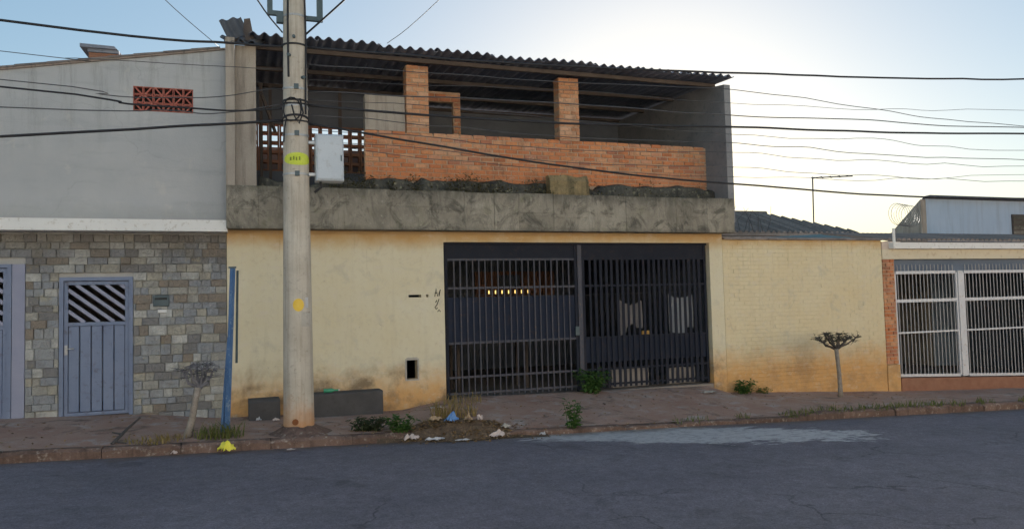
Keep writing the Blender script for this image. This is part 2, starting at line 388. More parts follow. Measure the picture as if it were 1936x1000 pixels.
# ------------------------------------------------------------------ road, ground, pavement, kerb
def mat_road():
    n = NT('asphalt'); x, y, z = n.xyz()
    col = n.mix(n.mrange(n.noise(.55, 7, .6), .35, .66), (.150, .140, .168), (.192, .180, .208))
    v = n.mapping(n.pos, (.35, 1.6, 1)); col = n.mix(n.math('MULTIPLY', n.mrange(n.noise(1.0, 5, .6, v), .5, .7), .5), col, (.145, .14, .16))
    g = n.noise(150, 2, .8); col = n.mix(.6, col, n.ramp(g, ((.28, .12), (.72, .88))), 'OVERLAY')
    col = n.mix(.55, col, n.ramp(n.noise(38, 4, .8), ((.30, .16), (.70, .84))), 'OVERLAY')
    col = n.mix(.35, col, n.ramp(n.noise(7, 6, .7), ((.3, .22), (.7, .78))), 'OVERLAY')
    col = n.mix(n.math('MULTIPLY', n.mrange(n.noise(60, 2, .7), .62, .72), .6), col, (.27, .255, .245))
    vo = n.N.new('ShaderNodeTexVoronoi'); vo.feature = 'DISTANCE_TO_EDGE'; vo.inputs['Scale'].default_value = .55
    wv = n.N.new('ShaderNodeVectorMath'); wv.operation = 'ADD'; n.L(n.pos, wv.inputs[0])
    nz = n.N.new('ShaderNodeTexNoise'); nz.inputs['Scale'].default_value = 1.7; nz.inputs['Detail'].default_value = 6; n.L(n.pos, nz.inputs['Vector'])
    n.L(nz.outputs['Color'], wv.inputs[1]); n.L(wv.outputs[0], vo.inputs['Vector'])
    ck = n.math('MULTIPLY', n.mrange(vo.outputs['Distance'], .012, .003), n.mrange(n.noise(.35, 3, .5), .50, .58))
    col = n.mix(n.math('MULTIPLY', ck, .55), col, (.035, .033, .035))
    oil = n.math('MULTIPLY', n.mrange(n.noise(.9, 5, .65, dist=.4), .60, .68), .45)
    col = n.mix(oil, col, (.055, .052, .058))
    # spilled cement skin by the driveway: a stain of its own shape
    ex = n.math('DIVIDE', n.math('SUBTRACT', x, 6.05), 2.35)
    yy = n.math('ADD', y, n.math('MULTIPLY', x, .30))
    ey = n.math('DIVIDE', n.math('SUBTRACT', yy, -1.38), .74)
    d = n.math('SQRT', n.math('ADD', n.math('MULTIPLY', ex, ex), n.math('MULTIPLY', ey, ey)))
    v2 = n.mapping(n.pos, (1.0, 2.2, 1))
    d = n.math('ADD', d, n.math('MULTIPLY', n.math('SUBTRACT', n.noise(2.1, 9, .72, v2), .5), 2.1))
    fac = n.mrange(d, 1.16, .98)
    holes = n.mrange(n.noise(6.5, 7, .75, v2), .60, .50, .35, 1.)
    cem = n.mix(n.noise(5, 6, .7), (.48, .48, .49), (.62, .61, .61))
    col = n.mix(n.math('MULTIPLY', n.math('MULTIPLY', fac, holes), .92), col, cem)
    # soil drift along the gutter
    gz = n.math('ADD', y, n.math('MULTIPLY', n.noise(2.4, 7, .7), -.8))
    col = n.mix(n.math('MULTIPLY', n.mrange(gz, -3.22, -2.92), .7), col, (.15, .105, .075))
    n.bump(n.math('ADD', n.noise(120, 3, .8), n.noise(30, 3, .7)), .8, .015)
    return n.out(col, n.mrange(n.noise(1.2, 4), .3, .7, .72, .92), spec=.35)
M['road'] = mat_road()
def mat_walk():
    n = NT('dirty_pavement'); x, y, z = n.xyz()
    col = n.mix(n.mrange(n.noise(1.0, 8, .68), .34, .66), (.32, .185, .138), (.39, .275, .22))
    col = n.mix(n.math('MULTIPLY', n.mrange(n.noise(3.1, 7, .7, dist=.5), .53, .64), .65), col, (.40, .36, .33))
    col = n.mix(n.math('MULTIPLY', n.mrange(n.noise(2.0, 7, .7, dist=.8), .55, .66), .75), col, (.12, .085, .065))
    g = n.noise(90, 3, .8); col = n.mix(.4, col, n.ramp(g, ((.25, .18), (.75, .85))), 'OVERLAY')
    n.bump(n.math('ADD', n.noise(5, 6, .7), n.math('MULTIPLY', n.noise(60, 5, .7), .3)), .6, .03)
    return n.out(col, .95)
M['walk'] = mat_walk()
M['kerb'] = mottled('kerb_concrete', (.11, .07, .055), (.20, .135, .11), 3.5, .97, .9, 22, rand=.15, spots=(.34, .29, .25), streak=(.08, .055, .045), bdist=.03)
M['soil'] = mottled('bare_earth', (.17, .10, .065), (.24, .16, .10), .7, .97, .5, 20)

def sheet(xs, ys, zf):
    b = MB(); nx = len(xs)
    b.v = [(x, y, zf(x, y)) for y in ys for x in xs]
    for j in range(len(ys) - 1):
        for i in range(nx - 1):
            a = j * nx + i; b.f.append((a, a + 1, a + nx + 1, a + nx))
    return b
gx = [-900, -200, -60, -20, 0, 20, 60, 200, 900]
struct(sheet(gx, [-900, -200, -60, -20, 0, 20, 60, 200, 900], lambda x, y: road_z(x) - .45).build('ground', M['soil']))
struct(sheet([-60 + i * 1.0 for i in range(121)], [-13.4, -10, -7, -5, -4, -3.4, -3, -2.7, KY + .02],
       lambda x, y: road_z(x) - .02 * max(0, min(1, (y + 3.4) / .8)) + .012 * mnoise.noise((x * .5, y * .7, 3))).build('road', M['road'], smooth=True))
xs = [-12 + .2 * i for i in range(191)]
struct(sheet(xs, [-2.37 + .125 * i for i in range(20)] + [.06], walk_z).build('pavement', M['walk'], smooth=True))
# far pavement behind the camera
struct(sheet([-60, -20, 0, 20, 60], [-17, -13.4], lambda x, y: road_z(x) + .12).build('pavement_opposite', M['walk']))
kerb = struct(bpy.data.objects.new('kerb', None)); COL.objects.link(kerb)
x = -12.0
while x < 26:
    l = U(.85, 1.15); dy = U(-.015, .015); dz = U(-.015, .008); g = .004; b = MB(); n = 8
    for i in range(n + 1):
        px = x + g + (l - 2 * g) * i / n; zr = road_z(px); h = kerb_h(px) + dz
        e = .022 * mnoise.noise((px * 3.1, 0, 0)) + .012 * mnoise.noise((px * 9, 3, 0)); ez = .016 * mnoise.noise((px * 4.3, 7, 0)) - (.02 if i in (0, n) else 0)
        b.v += [(px, KY + dy + .4 * e, zr - .2), (px, KY + dy + e, zr + h * .72 + ez), (px, KY + .035 + dy + e, zr + h + .006 + ez), (px, KY + .145 + dy, zr + h + .008 + .4 * ez), (px, KY + .145 + dy, zr - .2)]
    for i in range(n):
        for k in range(5):
            k2 = (k + 1) % 5; b.f.append((i * 5 + k, i * 5 + k2, i * 5 + 5 + k2, i * 5 + 5 + k))
    b.f += [(4, 3, 2, 1, 0), tuple(n * 5 + k for k in range(5))]
    b.build('kerb_stone', M['kerb'], kerb, smooth=False); x += l

# ------------------------------------------------------------------ wall with rectangular holes
def holed(x0, x1, z0, z1, y0, y1, holes):
    """slab in the xz plane between y0 (front) and y1; holes = (xa, xb, za, zb)"""
    X = sorted({x0, x1, *[h[0] for h in holes], *[h[1] for h in holes]}); Zs = sorted({z0, z1, *[h[2] for h in holes], *[h[3] for h in holes]})
    X = [v for v in X if x0 <= v <= x1]; Zs = [v for v in Zs if z0 <= v <= z1]
    def solid(i, j):
        if i < 0 or j < 0 or i >= len(X) - 1 or j >= len(Zs) - 1: return False
        cx, cz = (X[i] + X[i+1]) / 2, (Zs[j] + Zs[j+1]) / 2
        return not any(h[0] < cx < h[1] and h[2] < cz < h[3] for h in holes)
    b = MB()
    for i in range(len(X) - 1):
        for j in range(len(Zs) - 1):
            if not solid(i, j): continue
            a, c, e, g = X[i], X[i+1], Zs[j], Zs[j+1]
            b.quad((a, y0, e), (c, y0, e), (c, y0, g), (a, y0, g)); b.quad((c, y1, e), (a, y1, e), (a, y1, g), (c, y1, g))
            if not solid(i - 1, j): b.quad((a, y1, e), (a, y0, e), (a, y0, g), (a, y1, g))
            if not solid(i + 1, j): b.quad((c, y0, e), (c, y1, e), (c, y1, g), (c, y0, g))
            if not solid(i, j - 1): b.quad((a, y1, e), (c, y1, e), (c, y0, e), (a, y0, e))
            if not solid(i, j + 1): b.quad((a, y0, g), (c, y0, g), (c, y1, g), (a, y1, g))
    return b

def brick_courses(parent, mat, x0, x1, z0, z1, yf, depth, pitch, length, stuff_below=None, head=False, name='brick'):
    """running bond; shared brick meshes; returns bricks made"""
    meshes = []
    for k in range(3):
        m = MB().bbox(-.5, .5, 0, depth, -.5, .5, .03); me = bpy.data.meshes.new('brick'); me.from_pydata(m.v, [], m.f); me.materials.append(mat); meshes.append(me)
    rest = MB(); n = int(round((z1 - z0) / pitch)); p = (z1 - z0) / n; cnt = 0
    for r in range(n):
        zc = z0 + p * (r + .5); x = x0 - (length / 2 if r % 2 else 0) + U(-.02, .02)
        while x < x1 - .02:
            a, c = max(x, x0), min(x + length, x1); x += length
            if c - a < .04: continue
            wd = c - a - .014 - U(0, .006); ht = p - .013 - U(0, .004); yo = U(-.007, .007)
            if stuff_below and zc < stuff_below:
                rest.box((a+c)/2 - wd/2, (a+c)/2 + wd/2, yf + yo, yf + yo + depth, zc - ht/2, zc + ht/2); continue
            o = link(name, meshes[cnt % 3], None, parent, ((a + c) / 2, yf + yo, zc + U(-.003, .003)))
            o.scale = (wd, 1, ht); o.rotation_euler = (U(-.01, .01), U(-.008, .008), U(-.012, .012)); cnt += 1
    if rest.v: stuff(rest.build('lower_bricks', mat, parent))
    return cnt

# ------------------------------------------------------------------ LEFT HOUSE (stone clad below, grey plaster above)
LH = thing('grey_house', 'two-storey house with grey upper wall, stone-clad ground floor and white ledge', 'house', (-3, 0, .1))
XL, XR = -9.0, -.145
D1 = (-2.45, -1.47, .10, 2.16); D0 = (-4.25, -2.88, .10, 2.36)
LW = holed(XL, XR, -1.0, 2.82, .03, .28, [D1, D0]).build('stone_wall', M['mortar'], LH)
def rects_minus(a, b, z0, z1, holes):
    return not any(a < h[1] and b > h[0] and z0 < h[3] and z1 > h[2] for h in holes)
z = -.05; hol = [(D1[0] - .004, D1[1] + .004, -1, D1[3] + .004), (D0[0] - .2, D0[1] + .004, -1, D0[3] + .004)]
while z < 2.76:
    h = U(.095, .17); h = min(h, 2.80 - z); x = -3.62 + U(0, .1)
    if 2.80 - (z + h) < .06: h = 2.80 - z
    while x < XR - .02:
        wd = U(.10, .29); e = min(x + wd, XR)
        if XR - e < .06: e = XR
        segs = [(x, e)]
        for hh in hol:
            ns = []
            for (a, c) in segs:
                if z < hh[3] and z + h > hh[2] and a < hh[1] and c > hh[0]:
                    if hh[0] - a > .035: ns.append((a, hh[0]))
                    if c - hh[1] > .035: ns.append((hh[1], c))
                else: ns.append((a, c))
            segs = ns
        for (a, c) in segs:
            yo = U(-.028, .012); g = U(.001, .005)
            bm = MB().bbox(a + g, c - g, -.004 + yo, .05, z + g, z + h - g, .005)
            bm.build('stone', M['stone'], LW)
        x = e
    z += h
# upper wall, slightly sloping top
vent = (-1.47, -.62, 4.70, 5.08)
UW = MB()
UW.prism([(XL, 3.0), (vent[0], 3.0), (vent[0], 5.505), (XL, 4.1)], .0, .25)
UW.prism([(vent[0], 3.0), (vent[1], 3.0), (vent[1], vent[2]), (vent[0], vent[2])], .0, .25)
UW.prism([(vent[0], vent[3]), (vent[1], vent[3]), (vent[1], 5.664), (vent[0], 5.505)], .0, .25)
UW.prism([(vent[1], 3.0), (XR, 3.0), (XR, 5.753), (vent[1], 5.664)], .0, .25)
UW.build('upper_wall', M['plaster_grey'], LH)
MB().box(XL, XR + .02, -.32, .27, 2.823, 2.997).build('ledge', M['white'], LH)
sh = MB().box(XL, XL + .2, .28, 8, -1, 4.1); sh.build('side_wall', M['plaster_grey'], LH)
MB().prism([(XL, -1), (XR - .3, -1), (XR - .3, 5.7), (XL, 4.1)], 8, 8.2).build('rear_wall', M['plaster_grey'], LH)
MB().box(XR - .15, XR - .005, .29, 8, -1, 5.70).build('party_wall', M['plaster_grey'], LH)
MB().box(XL + .2, XR - .2, .3, 8, 2.84, 2.98).build('floor_slab', M['concrete'], LH)
rf = MB()
def lz(x): return 5.753 + (x - XR) * .1875
rf.prism([(XL, lz(XL) + .002), (XR - .0, lz(XR) + .002), (XR, lz(XR) + .03), (XL, lz(XL) + .03)], -.03, 8.2)
rf_o = rf.build('roof', M['tile_old'], LH)
x = -4.2
while x < XR - .1:      # cap tiles along the verge
    l = U(.34, .42); e = min(x + l, XR)
    t = MB(); n = 6
    for px, rr in ((x, .055), (e + .02, .045)):
        for k in range(n + 1):
            an = math.pi * k / n; t.v.append((px, .06 - .10 * math.cos(an), lz(px) + .03 + rr * math.sin(an) * 1.0 + U(0, .004)))
    for k in range(n): t.f.append((k, n + 1 + k, n + 2 + k, k + 1))
    t.f.append(tuple(range(n, -1, -1))); t.f.append(tuple(range(n + 1, 2 * n + 2)))
    t.build('cap_tile', M['tile_old'], rf_o); x = e
ch = MB().box(-2.14, -1.74, .45, .85, 5.2, 5.69, .006).build('chimney', M['brick_dark'], LH)
cp = MB(); cp.v = [(-2.26, .38, 5.745), (-1.74, .38, 5.745), (-1.62, .92, 5.66), (-2.2, .92, 5.70), (-2.26, .38, 5.80), (-1.78, .38, 5.79), (-1.62, .92, 5.69), (-2.2, .92, 5.74)]
cp.f = [(3, 2, 1, 0), (4, 5, 6, 7), (0, 1, 5, 4), (1, 2, 6, 5), (2, 3, 7, 6), (3, 0, 4, 7)]
cp.box(-2.16, -1.72, .43, .87, 5.692, 5.742)
cp.build('chimney_cap', M['fibre'], ch)
# ceramic vent
vb = MB().box(vent[0] + .002, vent[1] - .002, .10, .14, vent[2] + .002, vent[3] - .002).build('vent', M['ink'], LH)
cw = (vent[1] - vent[0]) / 6; chh = (vent[3] - vent[2]) / 3
for i in range(6):
    for j in range(3):
        xa, za = vent[0] + i * cw, vent[2] + j * chh; b = MB()
        f = .014
        b.box(xa + .003, xa + cw - .003, -.006, .09, za + .003, za + f); b.box(xa + .003, xa + cw - .003, -.006, .09, za + chh - f, za + chh - .003)
        b.box(xa + .003, xa + f, -.006, .09, za + f, za + chh - f); b.box(xa + cw - f, xa + cw - .003, -.006, .09, za + f, za + chh - f)
        s = 1 if (i + j) % 2 else -1
        cx, cz = xa + cw / 2, za + chh / 2; wv, hv = cw / 2 - f, chh / 2 - f
        b.prism([(cx - wv, cz - s * hv - .0), (cx - wv + .028, cz - s * hv), (cx + wv, cz + s * hv), (cx + wv - .028, cz + s * hv)][::s], .0, .08)
        b.build('vent_block', M['vent_red'], vb)

def metal_door(parent, x0, x1, z0, z1, split, boards, handle_side, label=None, slope=1):
    d = MB()
    fwid = .055
    d.box(x0 + .002, x0 + fwid, .0, .10, z0, z1 - .002); d.box(x1 - fwid, x1 - .002, .0, .10, z0, z1 - .002); d.box(x0 + fwid, x1 - fwid, .0, .10, z1 - fwid, z1 - .002)
    door = d.build('door', M['metal_blue'], parent)
    a, c = x0 + fwid + .006, x1 - fwid - .006
    lf = MB(); e = .05
    lf.box(a, a + e, .03, .075, z0 + .02, z1 - fwid - .01); lf.box(c - e, c, .03, .075, z0 + .02, z1 - fwid - .01)
    for zz in (z0 + .02, split, z1 - fwid - .06): lf.box(a + e, c - e, .03, .075, zz, zz + e)
    lf.build('leaf_frame', M['metal_blue'], door)
    n = boards; wd = (c - a - 2 * e) / n
    for i in range(n):
        MB().bbox(a + e + i * wd + .006, a + e + (i + 1) * wd - .006, .036, .06, z0 + .075, split - .004, .008).build('board', M['metal_blue'], door)
    xa, xc, za, zc = a + e, c - e, split + e, z1 - fwid - .06
    k = 0; off = -(zc - za) / .8 + .02
    step = .195
    while xa + off < xc:       # diagonal bars running down to the right
        p0 = (xa + off, zc); p1 = (xa + off + (zc - za) / .8, za)
        # clip to the opening
        t0 = max(0, (xa - p0[0]) / (p1[0] - p0[0])); t1 = min(1, (xc - p0[0]) / (p1[0] - p0[0]))
        if t1 > t0 + .03:
            q0 = (p0[0] + (p1[0] - p0[0]) * t0, p0[1] + (p1[1] - p0[1]) * t0); q1 = (p0[0] + (p1[0] - p0[0]) * t1, p0[1] + (p1[1] - p0[1]) * t1)
            dx, dz = q1[0] - q0[0], q1[1] - q0[1]; ln = math.hypot(dx, dz); nx, nz = -dz / ln * .025, dx / ln * .025
            MB().prism([(q0[0] - nx, q0[1] - nz), (q1[0] - nx, q1[1] - nz), (q1[0] + nx, q1[1] + nz), (q0[0] + nx, q0[1] + nz)][::-1], .04, .066).build('diagonal_bar', M['metal_lilac'], door)
        off += step
    hx = a + .03 if handle_side < 0 else c - .03
    hm = MB().box(hx - .02, hx + .02, .012, .032, 1.02, 1.16); hm.tube([(hx, .012, 1.11), (hx, -.035, 1.11), (hx + .11, -.035, 1.11)], .011, 6)
    hm.build('handle', M['steel'], door)
    return door
metal_door(LH, D1[0], D1[1], D1[2], D1[3], 1.44, 5, -1)
metal_door(LH, D0[0], D0[1] - .17, D0[2], D0[3], 1.42, 7, -1)
MB().box(D0[1] - .165, D0[1] - .004, .005, .12, D0[2], D0[3] - .003).build('door_post', M['metal_lilac'], LH)
MB().box(D1[0] - .03, D1[1] + .03, -.06, .1, .0, .095).build('door_step', M['concrete'], LH)
mb_ = MB().bbox(-1.19, -.97, -.05, .04, 1.70, 1.87, .01).build('letter_box', M['steel_dark'], LH)
MB().box(-1.165, -.995, -.054, -.048, 1.80, 1.83).build('slot', M['ink'], mb_)
MB().bbox(-1.13, -1.0, -.03, .04, 1.60, 1.65, .008).build('door_bell', M['white'], LH)

# ------------------------------------------------------------------ MAIN HOUSE
MH = thing('yellow_house', 'unfinished yellow house with dark concrete balcony, bare brick columns and corrugated roof', 'house', (4, 0, 0))
GX0, GX1, GZ1 = 3.37, 8.75, 2.70
slot = (2.745, 2.965, 1.755, 1.80); bell = (3.05, 3.09, 1.755, 1.80); meter = (2.69, 2.875, .38, .70)
holed(-.14, GX0, -.9, 2.878, 0, .2, [slot, bell, meter]).build('front_wall', M['yellow'], MH)
holed(GX0 + .0, 9.05, GZ1, 2.878, .002, .2, []).build('lintel', M['yellow'], MH)
MB().box(GX1, 9.05, .004, .22, -.9, GZ1 - .002).build('gate_pier', M['yellow'], MH)
# pale surround of the meter niche
b = MB(); x0, x1, z0, z1 = meter; g = .025
b.box(x0 - g, x0, -.012, .02, z0 - g, z1 + g); b.box(x1, x1 + g, -.012, .02, z0 - g, z1 + g); b.box(x0, x1, -.012, .02, z0 - g, z0); b.box(x0, x1, -.012, .02, z1, z1 + g + .02)
b.build('meter_surround', M['concrete'], MH)
# scrawled marks by the gate
b = MB(); P = lambda pts: b.tube([(x, -.003, z) for x, z in pts], .0075, 4)
P([(3.20, 1.76), (3.225, 1.90), (3.25, 1.765)]); P([(3.205, 1.82), (3.245, 1.825)]); P([(3.27, 1.80), (3.30, 1.88), (3.275, 1.77)])
P([(3.275, 1.72), (3.235, 1.62), (3.20, 1.58), (3.22, 1.545), (3.245, 1.57)]); P([(3.245, 1.50), (3.27, 1.535), (3.295, 1.50)]); P([(3.21, 1.66), (3.235, 1.70)])
b.build('graffiti_marks', M['ink'], MH)
# room behind the front wall and the garage
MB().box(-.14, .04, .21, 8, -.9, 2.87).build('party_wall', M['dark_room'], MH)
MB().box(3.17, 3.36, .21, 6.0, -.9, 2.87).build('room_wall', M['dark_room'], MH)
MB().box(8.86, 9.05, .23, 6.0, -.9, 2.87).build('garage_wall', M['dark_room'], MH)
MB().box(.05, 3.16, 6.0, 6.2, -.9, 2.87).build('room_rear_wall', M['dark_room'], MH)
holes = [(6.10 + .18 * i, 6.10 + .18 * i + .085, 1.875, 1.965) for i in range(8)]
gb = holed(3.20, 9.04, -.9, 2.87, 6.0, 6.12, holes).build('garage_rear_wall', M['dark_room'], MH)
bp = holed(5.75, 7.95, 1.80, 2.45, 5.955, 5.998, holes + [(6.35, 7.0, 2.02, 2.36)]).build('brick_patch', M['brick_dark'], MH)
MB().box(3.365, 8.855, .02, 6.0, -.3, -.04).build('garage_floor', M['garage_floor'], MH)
# balcony slab and its fascia panels
MB().box(-.13, 9.06, -.30, 6.2, 2.88, 3.06).build('balcony_slab', M['concrete_dark'], MH)
fas = MB().box(-.13, 9.08, -.325, -.20, 2.89, 3.50).build('fascia', M['concrete_dark'], MH)
x = -.14
while x < 9.1:
    l = U(.36, .78); e = min(x + l, 9.10)
    if 9.10 - e < .25: e = 9.10
    yo = U(-.003, .003); zm = 2.868 + U(.24, .42) if U(0, 1) < .45 else None
    for (za, zb_) in (((2.868, zm), (zm, 3.53)) if zm else ((2.868, 3.53),)):
        MB().bbox(x + .001, e - .001, -.36 + yo + U(-.002, .002), -.21, za + .001, zb_ - .001 + (U(-.012, .008) if zb_ > 3.5 else 0), .004).build('concrete_panel', M['concrete_dark'], fas)
    x = e
# upper side walls
MB().box(-.14, -.005, -.33, .9, 3.535, 5.86).build('left_side_wall', M['plaster_brown'], MH)
MB().box(-.004, .31, -.16, .10, 3.07, 5.80, .006).build('left_pier', M['plaster_brown'], MH)
MB().box(-.14, .02, .905, 4.6, 2.89, 6.08).build('left_side_wall_rear', M['dark_room'], MH)
b = MB(); b.v = [(xx, yy, zz) for xx in (9.0, 9.14) for (yy, zz) in ((-.335, 3.07), (4.6, 3.07), (4.6, 6.12), (.55, 5.935), (.1, 5.84), (-.335, 5.78))]
b.f = [(5, 4, 3, 2, 1, 0), (6, 7, 8, 9, 10, 11)] + [(k, (k + 1) % 6, 6 + (k + 1) % 6, 6 + k) for k in range(6)]
b.build('right_side_wall', M['concrete_blue'], MH)
# brick parapet and columns
YB = .35
pw = MB().box(2.10, 8.995, YB + .012, YB + .10, 3.07, 4.655).build('parapet', M['brick_mortar'], MH)
brick_courses(pw, M['brick'], 2.10, 8.99, 3.80, 4.68, YB, .10, .080, .245, stuff_below=4.02)
for xa, xb in ((2.83, 3.25), (5.755, 6.185)):
    c = MB().box(xa + .012, xb - .012, YB - .02, YB + .22, 4.66, 5.86).build('column', M['brick_mortar'], MH)
    brick_courses(c, M['brick_pale'], xa, xb, 4.683, 5.87, YB - .032, .25, .080, .235)
# mouldy plinth under the parapet with an uneven top
b = MB(); n = 60; x0, x1 = .35, 8.99
for i in range(n + 1):
    px = x0 + (x1 - x0) * i / n; zt = 3.76 + .15 * mnoise.noise((px * 1.5, 1, 0)) + .08 * mnoise.noise((px * 6, 5, 0)) + (-.06 if px < 2 else .04)
    b.v += [(px, .06 + .03 * mnoise.noise((px * 4, 0, 2)), 3.06), (px, .10 + .04 * mnoise.noise((px * 4, 0, 7)), zt - .05), (px, .20, zt), (px, YB + .005, zt + .03), (px, YB + .005, 3.06)]
for i in range(n):
    for k in range(5):
        k2 = (k + 1) % 5; a = i * 5; b.f.append((a + k2, a + k, a + 5 + k, a + 5 + k2))
b.f += [(4, 3, 2, 1, 0)[::-1], tuple(n * 5 + k for k in (4, 3, 2, 1, 0))]
b.build('plinth', M['mould'], MH, smooth=True)
b = MB(); n = 8
for j in range(n + 1):
    for i in range(n + 1):
        px, pz = 5.34 + .78 * i / n, 3.07 + .84 * j / n
        ed = (.05 * (i in (0, n))) + (.06 * (j == n)); b.v.append((px + .025 * mnoise.noise((px * 5, pz * 5, 1)), -.18 + ed + .03 * mnoise.noise((px * 6, 0, pz * 6)), pz + .05 * mnoise.noise((px * 4, 3, pz)) * (j == n)))
m_ = len(b.v); b.v += [(a_, .06, c_) for a_, _, c_ in b.v]
for j in range(n):
    for i in range(n):
        a = j * (n + 1) + i; b.f.append((a, a + 1, a + n + 2, a + n + 1))
for i in range(n):
    a = n * (n + 1) + i; b.f.append((a, a + 1, m_ + a + 1, m_ + a))
    b.f.append((i * (n + 1), (i + 1) * (n + 1), m_ + (i + 1) * (n + 1), m_ + i * (n + 1))); b.f.append((i * (n + 1) + n, m_ + i * (n + 1) + n, m_ + (i + 1) * (n + 1) + n, (i + 1) * (n + 1) + n))
b.build('planter_block', M['ochre_moss'], MH)
# plaster panel, inner doorway, block screen, rear wall
MB().box(2.12, 2.826, YB + .05, YB + .20, 4.69, 5.30, .006).build('plaster_panel', M['plaster_brown'], MH)
fr = MB().box(3.30, 4.20, 1.62, 1.72, 5.60, 5.80).box(4.05, 4.20, 1.62, 1.72, 3.07, 5.598).build('inner_doorway', M['brick_mortar'], MH)
brick_courses(fr, M['brick'], 3.30, 4.20, 5.60, 5.76, 1.60, .10, .08, .24)
brick_courses(fr, M['brick'], 4.05, 4.20, 4.90, 5.598, 1.60, .10, .08, .15)
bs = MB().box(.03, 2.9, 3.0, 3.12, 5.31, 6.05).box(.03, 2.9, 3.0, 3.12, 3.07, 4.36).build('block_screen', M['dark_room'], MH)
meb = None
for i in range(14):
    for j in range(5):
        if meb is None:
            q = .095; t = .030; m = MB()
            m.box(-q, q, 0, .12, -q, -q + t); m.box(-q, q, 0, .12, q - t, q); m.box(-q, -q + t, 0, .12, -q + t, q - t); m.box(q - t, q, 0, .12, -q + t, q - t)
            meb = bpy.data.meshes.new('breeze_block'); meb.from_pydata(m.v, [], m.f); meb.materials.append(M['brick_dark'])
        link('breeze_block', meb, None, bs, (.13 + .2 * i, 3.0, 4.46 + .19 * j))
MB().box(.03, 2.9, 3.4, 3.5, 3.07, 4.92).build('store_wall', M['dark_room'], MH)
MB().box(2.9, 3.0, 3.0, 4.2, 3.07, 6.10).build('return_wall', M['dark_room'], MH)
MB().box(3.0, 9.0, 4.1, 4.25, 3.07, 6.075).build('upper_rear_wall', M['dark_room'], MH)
# corrugated roof sheets on timber purlins
def roof_z(y): return 5.93 + .052 * (y + .35)
def corr(x0, nw, y0, y1, zb, tilt=0., thick=.008, pitch=.177, amp=.030):
    b = MB(); n = nw * 8
    for (yy) in (y0, y1):
        for lay in (0, 1):
            for i in range(n + 1):
                b.v.append((x0 + pitch * i / 8, yy, zb(yy) + tilt * i / n + amp * math.sin(2 * math.pi * i / 8) + lay * thick))
    k = n + 1
    for i in range(n):
        b.f.append((i + 1, i, 2*k + i, 2*k + i + 1)); b.f.append((k + i, k + i + 1, 3*k + i + 1, 3*k + i))
        b.f.append((i, i + 1, k + i + 1, k + i)); b.f.append((2*k + i + 1, 2*k + i, 3*k + i, 3*k + i + 1))
    b.f.append((0, k, 3*k, 2*k)); b.f.append((n, 2*k + n, 3*k + n, k + n))
    return b
roof = MB()
for yy in (.12, 1.5, 2.8, 4.05):
    roof.box(.15, 9.1, yy - .03, yy + .03, roof_z(yy) - .105, roof_z(yy) - .036)
roof_o = roof.build('roof', M['timber'], MH)
for i in range(9):
    x0 = .22 + i * .177 * 5.6
    dz = U(-.006, .010); dy = U(-.05, .05); tl = U(-.008, .012)
    corr(x0, 6, -.37 + dy, 2.1, lambda y: roof_z(y) + dz + .010 * (i % 2), tl).build('roof_sheet', M['fibre'], roof_o, smooth=False)
    corr(x0, 6, 1.95, 4.5, lambda y: roof_z(y) + .014 + dz + .010 * (i % 2), tl).build('roof_sheet', M['fibre'], roof_o)
# broken left end of the roof
for (xo, ry, rz, zo, l) in ((-.10, -.3, .2, 5.80, .40), (.06, .15, -.2, 5.86, .50)):
    o = corr(0, 2, -.1, l, lambda y: 0, 0).build('broken_sheet', M['slate'], roof_o)
    o.location = (xo, -.25, zo); o.rotation_euler = (R(28), ry, rz)
b = MB(); b.v = [(.12, -.2, 5.84), (.30, -.2, 5.84), (.30, -.12, 5.84), (.12, -.12, 5.84), (.14, -.19, 6.22), (.23, -.19, 6.24), (.22, -.13, 6.24), (.14, -.13, 6.21)]
b.f = [(0, 3, 2, 1), (4, 5, 6, 7), (0, 1, 5, 4), (1, 2, 6, 5), (2, 3, 7, 6), (3, 0, 4, 7)]
b.build('broken_post', M['timber'], roof_o)
o = corr(0, 2, 0, .34, lambda y: 0).build('broken_sheet', M['slate'], roof_o); o.location = (-.10, -.28, 5.84); o.rotation_euler = (R(72), R(-20), R(14))
MB().box(-.15, .34, -.17, -.09, 5.86, 5.93, .01).build('end_timber', M['timber'], roof_o)
# vertical timber studs standing behind the left bay
for px in (.45, .62, 1.30, 1.95):
    MB().box(px, px + .05, 2.6, 2.66, 3.07, 6.0, .01).build('stud', M['timber'], roof_o)
b = MB().tube([(.42, .6, 5.25), (.66, 1.2, 4.75)], .03, 6).build('roof_brace', M['timber'], roof_o)

